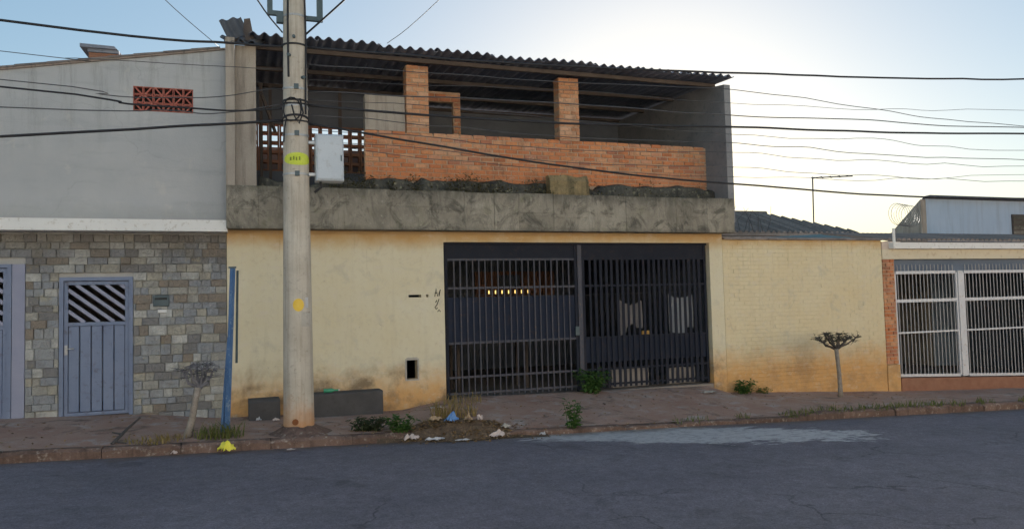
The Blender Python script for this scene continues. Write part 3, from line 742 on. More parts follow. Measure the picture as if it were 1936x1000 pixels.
# ------------------------------------------------------------------ GATE of the main house
G = thing('metal_gate', 'wide dark navy two-leaf barred gate set in the yellow house front', 'gate', (6.0, .12, -.02))
def part_empty(name, parent):
    o = bpy.data.objects.new(name, None); COL.objects.link(o); o.empty_display_size = .1
    return attach(o, parent)
def leaf(x0, x1, bar_w, step, panel, light):
    y0, y1 = .10, .14
    zb = -.02
    o = part_empty('gate_leaf', G)
    MB().box(x0, x0 + .05, y0, y1, zb, 2.66).build('stile', M['gate_dark'], o); MB().box(x1 - .05, x1, y0, y1, zb, 2.66).build('stile', M['gate_dark'], o)
    for z in (.07, .35, .94, 1.90, 2.40):
        MB().box(x0 + .05, x1 - .05, y0 + .004, y1 - .004, z - .018, z + .018).build('rail', M['gate_bar'] if light else M['gate_dark'], o)
    MB().box(x0 + .05, x1 - .05, y0 + .012, y0 + .02, 2.42, 2.66).build('top_panel', M['gate_dark'], o)
    for (za, zc) in panel:
        MB().box(x0 + .05, x1 - .05, y0 + .026, y0 + .032, za, zc).build('sheet_panel', M['gate_sheet'], o)
    n = int((x1 - x0 - .1) / step); st = (x1 - x0 - .1) / n; me = {}
    for i in range(1, n):
        xx = x0 + .05 + st * i + U(-.006, .006)
        wv = bar_w * (U(.8, 1.25))
        MB().box(xx - wv / 2, xx + wv / 2, y0 - .010, y0 + .003, zb + .03, 2.395).build('bar', M['gate_bar'] if light else M['gate_dark'], o)
    return o
leaf(3.41, 5.93, .020, .112, [(.96, 1.74)], True)
leaf(6.03, 8.72, .050, .108, [(.48, .92)], False)
MB().box(5.938, 6.022, .085, .15, -.03, 2.66).build('meeting_post', M['gate_bar'], G)
MB().box(3.372, 8.748, .09, .16, 2.664, 2.698).build('head_rail', M['gate_dark'], G)
MB().box(5.86, 5.93, .06, .098, 1.0, 1.16).build('lock', M['steel_dark'], G)

# things seen through the gate
T = thing('table', 'low table with pale top standing behind the gate', 'table', (4.6, 1.6, -.04))
MB().bbox(3.9, 5.45, 1.3, 2.0, .93, .97, .008).build('table_top', M['board_pale'], T)
for (px, py) in ((3.98, 1.38), (5.37, 1.38), (3.98, 1.92), (5.37, 1.92)):
    MB().box(px - .025, px + .025, py - .025, py + .025, -.04, .928).build('leg', M['timber'], T)
def towel(x0, x1, z0, z1, y, mat, name, label):
    b = MB(); n = 14
    for i in range(n + 1):
        px = x0 + (x1 - x0) * i / n; yy = y + .06 * math.sin(i * 1.9) + .01 * math.sin(i * 4.1)
        b.v += [(px, yy, z1 - .10 * math.sin(math.pi * i / n) + .03 * math.sin(i * 1.7)), (px + .01 * math.sin(i), yy * 1. + .02 * math.sin(i * 2.3), (z0 + z1) / 2), (px, yy + .03 * math.sin(i * 1.4), z0 + .22 * mnoise.noise((px * 4, 0, x0)) + .10 * (i / n))]
    m = len(b.v)
    b.v += [(a, c + .006, d) for a, c, d in b.v]
    for i in range(n):
        for k in (0, 1):
            a = i * 3 + k; b.f.append((a, a + 1, a + 4, a + 3)); b.f.append((m + a + 3, m + a + 4, m + a + 1, m + a))
    return tag(b.build(name, mat, smooth=True), label, 'cloth', 'cloths hanging behind the gate')
towel(8.12, 8.70, .90, 1.72, .55, M['cloth_white'], 'hanging_cloth', 'white cloth hanging behind the gate close to its hinge pier')
towel(7.10, 7.62, 1.0, 1.62, .7, M['cloth_grey'], 'hanging_cloth', 'dull grey cloth hanging behind the middle of the gate')
ln = MB().tube([(3.6, .62, 1.80), (6, .62, 1.74), (8.84, .62, 1.76)], .006, 5).build('clothes_line', M['cable_thin']); tag(ln, 'thin line strung behind the gate holding up the cloths', 'clothes line')
for i, (xa, xb, zt, lab) in enumerate(((6.75, 7.55, .33, 'long pale strip standing in for lit ground behind the foot of the gate'), (7.95, 8.6, .27, 'short pale strip standing in for lit ground behind the gate below the white cloth'))):
    tag(MB().bbox(xa, xb, .42, .46, -.04, zt, .006).build('pale_surface', M['board_pale']), lab, 'board', 'pale strips added behind the gate')  # pale strips added for the lit ground seen between the bars
tag(MB().bbox(7.40, 7.60, .36, .40, .94, 1.02, .004).bbox(7.38, 7.62, .365, .395, .5, .938, .004).build('orange_sun_patch', M['sunlit_orange']), 'small bright orange panel standing in for a sunlit patch behind the gate bars', 'board')  # orange panel added in place of a sunlit patch beyond the bars

# ------------------------------------------------------------------ RIGHT YELLOW WALL
BW = thing('boundary_wall', 'low yellow painted brick wall with orange soil stains beside the gate', 'wall', (11, 0, -.4))
MB().box(9.056, 13.10, .016, .20, -1.2, 2.76).build('wall_core', M['yellow_brick'], BW)
b = MB(); r = 0; z = -.62
while z < 2.76:
    x = 9.056 - (.12 if r % 2 else 0)
    while x < 13.09:
        a, c = max(9.058, x), min(x + .24, 13.098); x += .24
        if c - a < .03: continue
        yo = U(-.002, .002); b.bbox(a + .0004, c - .0004, .006 + yo, .05, z + .0015, min(z + .0790, 2.765) - .0005, .003)
    z += .08; r += 1
stuff(b.build('painted_bricks', M['yellow_brick'], BW))
for i in range(16):    # clay tile coping, overhanging a little
    xa = 9.06 + i * .254
    t = MB(); n = 6
    for px, rr in ((xa, .062), (xa + .262, .05)):
        for k in range(n + 1):
            an = math.pi * k / n; t.v.append((px, .09 - .16 * math.cos(an), 2.768 + rr * math.sin(an)))
    for k in range(n): t.f.append((k, n + 1 + k, n + 2 + k, k + 1))
    t.f.append(tuple(range(n, -1, -1))); t.f.append(tuple(range(n + 1, 2 * n + 2))); t.f.append((0, n, 2 * n + 1, n + 1))
    t.build('coping_tile', M['tile_old'], BW)

# ------------------------------------------------------------------ RIGHT NEIGHBOUR
NH = thing('cream_house', 'low cream house front with white slab edge and red brick pier', 'house', (15.5, 0, -.4))
MB().box(13.102, 13.46, .03, .25, .10, 2.36).build('pier_core', M['brick_mortar'], NH)
pc = MB().box(13.104, 13.44, -.012, .3, -1.2, .095, .004).build('pier_foot', M['yellow_brick'], NH)
pp = MB().box(13.12, 13.42, .018, .1, .11, 2.35).build('brick_pier', M['brick_mortar'], NH)
brick_courses(pp, M['brick'], 13.10, 13.43, .11, 2.36, -.0, .09, .078, .2)
MB().box(13.10, 20.0, -.02, .24, 2.362, 2.577).build('beam', M['cream'], NH)
MB().box(13.10, 13.62, -.022, .20, 2.578, 2.74).build('corner_block', M['peach'], NH)
MB().box(13.28, 20.0, -.16, .30, 2.582, 2.715).build('slab_edge', M['white'], NH)
MB().tube([(13.36, -.1, 2.70), (13.36, -.1, 3.02)], .03, 6).build('vent_pipe', M['white'], NH)
MB().box(17.9, 20.0, .0, .24, -1.4, 2.36).build('front_wall', M['cream'], NH)
MB().box(13.30, 13.46, .31, 6, -1.2, 2.58).build('side_wall', M['dark_room'], NH)
MB().box(19.8, 20, .25, 6, -1.2, 2.58).build('side_wall', M['dark_room'], NH)
MB().box(13.3, 20, 6, 6.2, -1.2, 2.58).build('rear_wall', M['dark_room'], NH)
MB().box(13.30, 20, .31, 6.2, 2.60, 2.70).build('ceiling_slab', M['concrete'], NH)
b = MB(); b.v = [(13.3, .2, -.30), (20, .2, -.51), (20, 6, -.51), (13.3, 6, -.30), (13.3, .2, -1.2), (20, .2, -1.2), (20, 6, -1.2), (13.3, 6, -1.2)]
b.f = [(0, 1, 2, 3), (4, 7, 6, 5), (0, 4, 5, 1), (1, 5, 6, 2), (2, 6, 7, 3), (3, 7, 4, 0)]; b.build('floor', M['garage_floor'], NH)
# red brick sill under the white gate
b = MB(); b.v = [(13.445, -.04, -1.2), (17.9, -.04, -1.2), (17.9, .2, -1.2), (13.445, .2, -1.2), (13.445, -.04, -.20), (17.9, -.04, -.40), (17.9, .2, -.40), (13.445, .2, -.20)]
b.f = [(0, 3, 2, 1), (4, 5, 6, 7), (0, 1, 5, 4), (1, 2, 6, 5), (2, 3, 7, 6), (3, 0, 4, 7)]; b.build('brick_sill', M['brick_dark'], NH)
MB().box(13.47, 17.9, .105, .14, 2.10, 2.355).build('inner_shade_strip', M['shade_blue'], NH)  # dark blue-grey strip put in for the shade under the beam

WG = thing('white_gate', 'white barred two-leaf gate with thick centre post between brick pier and wall', 'gate', (15.6, .06, -.25))
def wz(x): return -.15 - .045 * (x - 13.45)
for (xa, xb) in ((13.46, 15.29), (15.46, 17.85)):
    o = part_empty('gate_leaf', WG)
    MB().box(xa, xa + .045, .04, .08, wz(xa), 2.06).build('stile', M['gate_white'], o); MB().box(xb - .045, xb, .04, .08, wz(xb), 2.06).build('stile', M['gate_white'], o)
    for zz, th in ((2.07, .032), (1.45, .034), (.76, .018)):
        MB().box(xa + .047, xb - .047, .038, .082, zz - th, zz + th).build('rail', M['gate_white'], o)
    b = MB(); b.v = []
    for px in (xa + .047, xb - .047):
        for (yy, dz) in ((.038, -.03), (.082, -.03), (.082, .03), (.038, .03)): b.v.append((px, yy, wz(px) + dz))
    b.f = [(0, 3, 2, 1), (4, 5, 6, 7)] + [(k, (k + 1) % 4, 4 + (k + 1) % 4, 4 + k) for k in range(4)]
    b.build('bottom_rail', M['gate_white'], o)
    n = int((xb - xa) / .105); st = (xb - xa) / n
    for i in range(1, n):
        px = xa + st * i + U(-.004, .004)
        MB().tube([(px, .06, wz(px) + .03), (px, .06, 2.22 + U(-.008, .008)), (px, .06, 2.25)], [.0105, .0105, .003], 6).build('bar', M['gate_white_bar'], o)
MB().box(15.30, 15.45, .02, .10, wz(15.4) - .02, 2.10, .003).build('centre_post', M['gate_white'], WG)

# tiled roof behind the white slab edge
TR = thing('tiled_roof_house', 'dark tiled roof rising just behind the white slab edge', 'roof', (16.5, 2, 2.7))
b = MB(); 
for i in range(0, 44):
    xa = 13.75 + i * .15
    t = MB(); n = 4
    for (yy, zz) in ((.42, 2.80), (2.4, 3.12)):
        for k in range(n + 1):
            an = math.pi * k / n; t.v.append((xa - .07 * math.cos(an), yy, zz + .06 * math.sin(an)))
    for k in range(n): t.f.append((k, k + 1, n + 2 + k, n + 1 + k))
    t.f.append(tuple(range(0, n + 1))[::-1])
    t.build('tile_row', M['tile_old'], TR)
MB().prism([(13.66, 2.72), (20.4, 2.72), (20.4, 2.79), (13.66, 2.79)], .40, 2.4).build('roof_deck', M['timber'], TR)

# pale blue house further back
BH = thing('blue_house', 'pale blue house wall with dark roof edge behind the cream house', 'house', (21, 4, 2))
MB().box(18.93, 26, 4.0, 4.2, -1, 4.36).build('front_wall', M['house_blue'], BH)
b = MB(); b.v = [(xx, yy, zz) for xx in (18.72, 18.925) for (yy, zz) in ((4.0, -1), (5.25, -1), (5.25, 3.35), (4.0, 4.33))]
b.f = [(3, 2, 1, 0), (4, 5, 6, 7)] + [(k, (k + 1) % 4, 4 + (k + 1) % 4, 4 + k) for k in range(4)]
b.build('gable_wall', M['plaster_brown'], BH)
b = MB(); b.v = [(xx, yy, zz) for xx in (18.88, 26.2) for (yy, zz) in ((3.80, 4.385), (4.0, 4.375), (5.30, 3.36), (5.30, 3.40), (4.0, 4.43), (3.80, 4.44))]
b.f = [(5, 4, 3, 2, 1, 0), (6, 7, 8, 9, 10, 11)] + [(k, (k + 1) % 6, 6 + (k + 1) % 6, 6 + k) for k in range(6)]
b.build('roof', M['slate'], BH)
MB().box(25.8, 26, 4.2, 5.2, -1, 3.3).build('side_wall', M['house_blue'], BH)
MB().box(18.93, 26, 5.2, 5.3, -1, 3.3).build('rear_wall', M['house_blue'], BH)
MB().box(22.35, 22.9, 3.95, 3.995, 3.15, 3.95).build('shutter', M['timber'], BH)
for k in range(5):
    MB().box(22.36, 22.89, 3.93, 3.948, 3.2 + k * .15, 3.3 + k * .15).build('slat', M['concrete_dark'], BH)
wi = MB().box(22.95, 23.8, 3.985, 3.998, 3.3, 4.2).build('window', M['steel_dark'], BH)
MB().box(22.93, 22.97, 3.96, 3.99, 3.28, 4.22).build('frame', M['metal_blue'], wi)

# long tiled roof in the distance
FR = thing('hipped_roof_house', 'distant house with low grey hipped tile roof behind the boundary wall', 'house', (19, 12, 1))
MB().box(14.2, 21.9, 10.4, 15.5, -1.5, 3.95).build('wall', M['plaster_grey'], FR)
b = MB(); b.v = [(13.6, 10.0, 3.93), (22.5, 10.0, 3.93), (22.5, 16, 3.93), (13.6, 16, 3.93), (15.4, 13, 5.0), (20.3, 13, 5.0),
                 (13.6, 10.0, 3.83), (22.5, 10.0, 3.83), (22.5, 16, 3.83), (13.6, 16, 3.83)]
b.f = [(0, 1, 5, 4), (1, 2, 5), (2, 3, 4, 5), (3, 0, 4), (6, 9, 8, 7), (0, 6, 7, 1), (1, 7, 8, 2), (2, 8, 9, 3), (3, 9, 6, 0)]
ro = b.build('roof', M['tile_old'], FR)
def hip_tiles():
    ct = 0
    for i in range(36):
        xa = 13.75 + i * .24
        # height limit of the front slope at xa
        if xa < 15.4: tmax = (xa - 13.6) / 1.8
        elif xa > 20.3: tmax = (22.5 - xa) / 2.2
        else: tmax = 1
        if tmax < .06: continue
        t = MB(); n = 4
        for s in (0, tmax):
            for k in range(n + 1):
                an = math.pi * k / n; t.v.append((xa - .085 * math.cos(an), 10.0 + 3 * s - .03, 3.935 + 1.07 * s + .07 * math.sin(an)))
        for k in range(n): t.f.append((k, k + 1, n + 2 + k, n + 1 + k))
        t.f.append(tuple(range(n + 1))[::-1]); t.build('tile_row', M['tile_old'], ro)
hip_tiles()
MB().tube([(15.3, 13, 5.03), (20.4, 13, 5.03)], .09, 6).build('ridge_tiles', M['tile_old'], ro)
GR = tag(corr(0, 26, 0, 3.5, lambda y: .10 * y, 0).build('sheet_roof', M['sheet_green']), 'low corrugated sheet roof showing between distant tile roof and blue house', 'roof')
GR.location = (13.3, 2.6, 2.93); GR.rotation_euler = (0, R(-3.0), 0)
# television aerial
AN = thing('television_aerial', 'thin television aerial mast with one crossbar on the distant tile roof', 'aerial', (20.8, 12, 4.6))
MB().tube([(21.9, 12.0, 4.3), (21.95, 12.0, 6.42)], .028, 6).build('mast', M['cable_thin'], AN)
MB().tube([(21.9, 12.0, 6.38), (24.0, 12.0, 6.52)], .024, 6).build('crossbar', M['cable_thin'], AN)
for k in range(4):
    px = 22.2 + k * .45; MB().tube([(px, 11.75, 6.40 + k * .03), (px, 12.25, 6.40 + k * .03)], .012, 5).build('element', M['cable_thin'], AN)
# coil of razor wire over the neighbour's corner
pts = [(14.35 + .006 * i, .35 + .1 * math.sin(i * .33), 3.28 + .26 * math.sin(i * .42) * (1 - .002 * i)) for i in range(0)]
for i in range(110):
    a = i * .36; pts.append((14.15 + .0075 * i + .27 * math.cos(a), .55 + .003 * i, 3.42 + .25 * math.sin(a)))
tag(MB().tube(pts, .005, 4).build('wire_coil', M['cable_thin']), 'loose coil of thin wire above the corner of the cream house', 'wire coil')

# ------------------------------------------------------------------ UTILITY POLE
PX, PY = .78, -2.05
UP = thing('utility_pole', 'tall round concrete utility pole with steel bands standing at the kerb', 'pole', (PX, PY, -.1))
pr = lambda z: .202 - .0088 * z if z > .0 else .205
b = MB(); seg = 24; zs = [-.4, -.05, .4, 1, 2, 3, 4, 5, 6, 7, 8, 9.2]
b.tube([(PX, PY, z) for z in zs], [pr(z) for z in zs], seg); b.build('shaft', M['pole'], UP, smooth=True)
def band(z, h, mat, name, extra=.006, a0=0, a1=360, wob=0, hh=None):
    t = MB(); n = 28; r = pr(z) + extra
    for i in range(n + 1):
        a = R(a0 + (a1 - a0) * i / n)
        f = 1 if hh is None else hh(i / n)
        for zz in (z - h * f, z + h * f): 
            zz += wob * math.sin(a)
            t.v.append((PX + r * math.cos(a), PY + r * math.sin(a), zz))
        for zz in (z - h * f, z + h * f):
            zz += wob * math.sin(a)
            t.v.append((PX + (r - extra - .004) * math.cos(a), PY + (r - extra - .004) * math.sin(a), zz))
    for i in range(n):
        a, c = i * 4, i * 4 + 4
        t.f += [(a, c, c + 1, a + 1), (a + 1, c + 1, c + 3, a + 3), (a + 2, a, c, c + 2)[::-1]]
    return t.build(name, mat, UP, smooth=False)
for z, wv in ((3.98, .02), (3.43, .0), (4.62, .02), (4.35, -.02), (5.62, 0)):
    band(z, .014, M['steel'], 'steel_band', .008, wob=wv)
for z in (3.98, 3.43, 4.62):
    MB().box(PX - .03, PX + .03, PY - pr(z) - .035, PY - pr(z) + .01, z - .035, z + .03).build('band_buckle', M['steel_dark'], UP)
ell = lambda t: max(.12, math.sqrt(max(0, 1 - (2 * t - 1) ** 2)))
tg = band(3.63, .085, M['tag_lime'], 'number_tag', .004, 205, 345, hh=ell)
# worn figures on the tag
for k, a in enumerate((243, 256, 268, 281)):
    r = pr(3.63) + .007; cx, cy = PX + r * math.cos(R(a)), PY + r * math.sin(R(a)); t = MB()
    t.box(cx - .010, cx + .010, cy - .002, cy + .004, 3.605 + .006 * (k % 2), 3.66 - .008 * ((k + 1) % 2)); t.build('worn_figure', M['ink_lime'], tg)
# yellow disc painted on the shaft and small notice beside it
band(1.66, .085, M['spot_yellow'], 'yellow_disc', .003, 247, 291, hh=ell)
band(1.69, .07, M['plastic_white'], 'paper_notice', .003, 297, 312)
band(1.47, .10, M['concrete'], 'dark_patch', .002, 280, 325)
rh = MB(); n = 12; r = pr(.12) + .002
rh.v = [(PX - .06, PY - r + .004, .12)] + [(PX - .06 + .045 * math.cos(2*math.pi*k/n) * U(.8, 1.2), PY - r + .007, .12 + .05 * math.sin(2*math.pi*k/n) * U(.8, 1.2)) for k in range(n)]
rh.f = [(0, 1 + k, 1 + (k + 1) % n) for k in range(n)]
rh2 = MB().tube([(PX - .06, PY - r - .004, .12), (PX - .06, PY - r + .06, .12)], [.042, .03], 10); rh2.build('rusty_socket', M['rust'], UP)
# clamp bracket near the top
zc = 5.66
MB().box(PX - .36, PX - .13, PY - .03, PY + .03, zc - .03, zc + .03).box(PX - .36, PX - .29, PY - .03, PY + .03, zc + .03, zc + .75).build('bracket', M['steel_dark'], UP)
MB().box(PX + .13, PX + .38, PY - .03, PY + .03, zc - .06, zc).box(PX + .30, PX + .38, PY - .03, PY + .03, zc, zc + .75).build('bracket', M['steel_dark'], UP)
MB().box(PX - .24, PX - .15, PY - .04, PY + .04, zc - .13, zc - .03).build('clamp_block', M['steel_dark'], UP)
# conduits down the shaft
def on_shaft(a, z, e=.012): r = pr(z) + e; return (PX + r * math.cos(R(a)), PY + r * math.sin(R(a)), z)
MB().tube([on_shaft(236 + 3 * math.sin(z * 2.0), z) for z in [9 - .25 * i for i in range(18)]], .014, 6).build('conduit', M['cable'], UP)
MB().tube([on_shaft(318 + 5 * math.sin(z * 2.6), z, .018) for z in [9 - .25 * i for i in range(20)]], .012, 6).build('conduit', M['cable'], UP)
for k, (zz, hh) in enumerate(((4.44, .012), (4.41, .012), (4.20, .014), (4.17, .010), (5.22, .012))):      # turns of tie wire
    band(zz, hh, M['cable'], 'tie_wire', .012, wob=.03 * math.sin(k * 2.3))
lp = [on_shaft(250 + 38 * math.cos(t * .42), 4.30 + .16 * math.sin(t * .42), .03) for t in range(16)]
MB().tube(lp, .010, 6).build('cable_loop', M['cable'], UP)
MB().tube([on_shaft(285, 4.45, .02), on_shaft(292, 4.25, .06), on_shaft(278, 4.10, .05), on_shaft(262, 4.20, .03), on_shaft(250, 4.36, .02)], .011, 6).build('cable_loop', M['cable'], UP)
MB().tube([on_shaft(226, 4.2, .02), on_shaft(222, 4.0, .05), on_shaft(212, 3.86, .03)], .010, 6).build('cable_tail', M['cable'], UP)
for z, a in ((5.30, 262), (5.05, 240), (4.75, 300)):
    p = on_shaft(a, z, .0); MB().tube([p, on_shaft(a, z, .05)], .022, 8).build('bolt', M['steel_dark'], UP)
# concrete collar spill round the foot
b = MB(); n = 18
for rr, zz in ((.19, .06), (.30, -.005), (.42, -.06)):
    for k in range(n):
        an = 2 * math.pi * k / n; q = rr * (1 + .15 * mnoise.noise((math.cos(an) * 2, math.sin(an) * 2, rr)))
        b.v.append((PX + q * math.cos(an), PY + q * math.sin(an), zz))
for j in range(2):
    for k in range(n): b.f.append((j*n + k, j*n + (k+1) % n, (j+1)*n + (k+1) % n, (j+1)*n + k)[::-1])
b.build('foot_collar', M['kerb'], UP, smooth=True)

UB = thing('utility_box', 'plain light grey cabinet strapped to the side of the concrete pole', 'cabinet', (1.22, -2.1, 3.34))
bx = MB().bbox(1.03, 1.405, -2.20, -1.98, 3.345, 3.99, .012).build('body', M['box_grey'], UB)
MB().bbox(1.05, 1.385, -2.215, -2.199, 3.365, 3.97, .006).build('cabinet_door', M['box_grey'], UB)
MB().box(1.36, 1.375, -2.225, -2.214, 3.62, 3.70).build('latch', M['steel_dark'], UB)
for zz in (3.86, 3.42): MB().box(.94, 1.03, -2.12, -2.06, zz, zz + .04).build('bracket', M['steel'], UB)
MB().tube([(1.10, -2.08, 3.35), (1.11, -2.08, 3.27), (1.02, -2.06, 3.2)], .018, 6).build('cable_gland', M['cable'], UB)

# ------------------------------------------------------------------ CABLES
def cable(pts, rad, label, mat='cable', wob=0.):
    """smooth curve through the points (Catmull-Rom)"""
    P = [Vector(p) for p in pts]; out = []
    for i in range(len(P) - 1):
        p0, p1, p2, p3 = P[max(i-1, 0)], P[i], P[i+1], P[min(i+2, len(P)-1)]
        n = max(6, int((p2 - p1).length / .35))
        for k in range(n):
            t = k / n
            q = .5 * ((2*p1) + (-p0 + p2)*t + (2*p0 - 5*p1 + 4*p2 - p3)*t*t + (-p0 + 3*p1 - 3*p2 + p3)*t**3)
            out.append(q + Vector((0, 0, wob * mnoise.noise((q.x * 1.1, q.y, rad * 900)))))
    out.append(P[-1])
    o = MB().tube(out, rad * .82, 6).build('overhead_cable', M[mat], smooth=True)
    return tag(o, label, 'cable', 'overhead cables')
YP = -2.0
A = lambda x, z, y=YP: (x, y, z)
cable([A(-14, 5.95), A(-2.72, 5.25), A(-.06, 5.21), A(.63, 5.22)], .021, 'thick black cable crossing in front of the grey house above its roofline', wob=.01)
cable([A(.93, 5.24), A(4.26, 5.28), A(8.15, 5.45), A(14.98, 5.86), A(32, 7.3)], .021, 'thick cable running along the corrugated roof edge to the far side, topmost of all', wob=.02)
cable([A(.93, 4.42), A(4.2, 4.38), A(7.89, 4.50), A(14.88, 4.75), A(32, 5.8)], .022, 'thick cable crossing the brick columns at mid height above the parapet', wob=.012)
cable([A(.93, 4.17), A(2.6, 3.97), A(4.66, 3.73), A(7.95, 3.53), A(14.78, 3.44), A(32, 4.1)], .019, 'thick cable sagging across the brick parapet down to the pale blue house', wob=.01)
cable([A(-14, 2.5), A(-2.71, 3.80), A(-.5, 4.06), A(.62, 4.19)], .022, 'thick black cable crossing the middle of the blank grey wall below the vent', wob=.014)
cable([A(-14, 4.95), A(-2.71, 4.41), A(-1.3, 4.31), A(-.1, 4.28), A(.62, 4.36)], .015, 'black cable passing level with the red vent on the grey wall', wob=.03)
cable([A(-14, 4.0), A(-2.71, 4.165), A(-.9, 4.24), A(-.3, 4.22), A(.62, 4.42)], .009, 'thin cable passing just beneath the red vent on the grey wall', 'cable_thin', wob=.02)
cable([A(-14, 5.4), A(-2.71, 4.86), A(-1.9, 4.84), A(.62, 4.90)], .006, 'very thin wire crossing the grey wall through its chimney height', 'cable_thin', wob=.02)
cable([A(-14, 4.9), A(-2.71, 4.50), A(-1.6, 4.40), A(-.4, 4.46), A(.62, 4.62)], .008, 'thin wavy wire above the red vent cable on the grey wall', 'cable_thin', wob=.05)
cable([A(.95, 4.62), A(4.6, 4.70), A(8.1, 4.70), A(10.9, 4.80), A(14.9, 4.88), A(32, 5.9)], .011, 'thin cable just over the middle cable in the bright sky', 'cable_thin', wob=.02)
cable([A(.95, 5.0), A(4.6, 5.05), A(8.05, 5.14), A(11.0, 5.02), A(14.9, 4.90), A(32, 5.0)], .008, 'thin wire slanting down through the bright sky from the roof corner', 'cable_thin', wob=.03)
cable([A(.95, 4.3), A(4.6, 4.2), A(8.0, 4.22), A(14.9, 4.22), A(32, 4.8)], .008, 'thin wire below the middle cable in the bright sky', 'cable_thin', wob=.05)
cable([A(.95, 4.1), A(4.6, 4.0), A(8.0, 4.05), A(14.9, 4.08), A(32, 4.6)], .006, 'hair-thin wavy wire halfway between the middle and the lowest cable', 'cable_thin', wob=.06)
cable([A(.95, 3.95), A(4.6, 3.8), A(8.0, 3.80), A(14.9, 3.78), A(32, 4.2)], .006, 'hair-thin wire just above the lowest cable over the tile roofs', 'cable_thin', wob=.05)
cable([A(.95, 4.52), A(4.6, 4.48), A(8.0, 4.36), A(11, 4.44), A(14.9, 4.40), A(32, 4.9)], .006, 'hair-thin wire hugging the underside of the middle cable in the bright sky', 'cable_thin', wob=.05)
cable([A(.95, 4.78), A(4.6, 4.9), A(8.0, 4.92), A(11, 5.0), A(14.9, 5.22), A(32, 6.2)], .005, 'faint wire rising to the far side just beneath the topmost cable', 'cable_thin', wob=.03)
cable([A(.95, 3.88), A(4.6, 3.66), A(8.0, 3.66), A(11, 3.70), A(14.9, 3.92), A(32, 4.9)], .005, 'faint wire rising over the pale blue house from the lowest cable', 'cable_thin', wob=.04)
cable([A(.93, 5.42), A(1.60, 5.86, -3.0), A(2.4, 6.45, -4.6), A(5.2, 8.6, -10.5)], .017, 'thick cable rising from the pole top out across the street', 'cable')
cable([A(1.0, 5.50), A(1.75, 6.0, -3.2), A(5.6, 8.7, -10.5)], .008, 'thin wire rising from the pole top beside the thick street cable', 'cable_thin')
cable([A(.62, 5.42), A(.30, 5.62, -2.5), A(-.15, 6.0, -3.6), A(-1.6, 7.6, -8.5)], .012, 'cable rising from the pole top back over the street before the grey house', 'cable_thin')
cable([(-.25, .3, 5.9), (-1.3, -1.5, 6.3), (-3.2, -5.5, 7.3)], .007, 'thin wire rising away from the grey house roof over the street', 'cable_thin')
cable([(2.4, -.3, 6.0), (3.0, -1.5, 6.35), (5.2, -6.5, 8.0)], .007, 'thin wire rising from the corrugated roof over the street', 'cable_thin')

# ------------------------------------------------------------------ BLUE POST
BP = thing('blue_post', 'leaning blue painted steel post standing beside the pruned sapling', 'post', (-.14, -1.82, -.08))
MB().bar((-.135, -1.82, -.12), (-.045, -1.80, 2.18), .05, .05).build('shaft', M['blue_post'], BP)
MB().bar((-.20, -1.76, -.10), (-.095, -1.755, 1.25), .035, .035).build('stay', M['blue_post'], BP)
MB().box(-.10, .0, -1.84, -1.76, 2.18, 2.20).build('cap', M['steel_dark'], BP)
MB().bar((-.005, -1.76, .9), (.015, -1.755, 2.15), .022, .022).build('side_rail', M['steel_dark'], BP)

# ------------------------------------------------------------------ dark step against the wall
b = MB().bbox(1.0, 2.22, -.38, -.004, -.5, .26, .015)
tag(b.build('low_step', M['dark_ledge']), 'long low dark concrete ledge against the yellow wall behind the pole', 'ledge')
b = MB().bbox(.16, .62, -.52, -.004, -.5, .23, .02)
tag(b.build('low_step', M['dark_ledge']), 'short dark block against the wall between blue post and pole', 'ledge')
bt = thing('green_bottle', 'small green bottle lying on the dark ledge by the wall', 'bottle', (1.42, -.2, .27))
MB().tube([(1.30, -.2, .295), (1.43, -.2, .295), (1.47, -.2, .295), (1.53, -.2, .295)], [.034, .034, .014, .014], 10).build('body', M['glass_green'], bt, smooth=True)
MB().tube([(1.53, -.2, .295), (1.55, -.2, .295)], [.016, .016], 8).build('cap', M['plastic_white'], bt)

# ------------------------------------------------------------------ PLANTS
def leafq(b, p, d, l, wd, droop=.3):
    d = Vector(d).normalized(); s = d.cross(Vector((0, 0, 1)))
    if s.length < .05: s = Vector((1, 0, 0))
    s = s.normalized() * wd; p = Vector(p); m = p + d * l * .5 + Vector((0, 0, .06 * l)); e = p + d * l - Vector((0, 0, droop * l))
    b.quad(p, m + s, e, m - s)
def weed(name, cx, cy, h, spread, stems, lsize, leaf, label, group='weeds on the pavement', base=None, per=9, cat='weed', z0=None):
    z0 = walk_z(cx, cy) if z0 is None else z0
    root = thing(name, label, cat, (cx, cy, z0), group)
    st = MB(); lv = MB()
    for s in range(stems):
        a = U(0, 2 * math.pi); rr = spread * U(.0, .45); bx_, by_ = cx + rr * math.cos(a), cy + rr * math.sin(a) * .7
        hh = h * U(.55, 1.05); lean = spread * U(.15, .7); pts = []
        for k in range(5):
            t = k / 4; pts.append((bx_ + lean * math.cos(a) * t * t, by_ + lean * math.sin(a) * t * t * .7, z0 - .02 + hh * t))
        st.tube(pts, [.006, .005, .004, .003, .002], 4)
        for k in range(per):
            t = U(.12, 1.0); i = min(3, int(t * 4)); f = t * 4 - i; q = Vector(pts[i]).lerp(Vector(pts[i + 1]), f); an = U(0, 2 * math.pi)
            leafq(lv, q, (math.cos(an), math.sin(an), U(-.1, .7)), lsize * U(.6, 1.3), lsize * U(.16, .3), U(.05, .5))
    st.build('stems', M[leaf], root); lv.build('leaves', M[leaf], root)
    return root
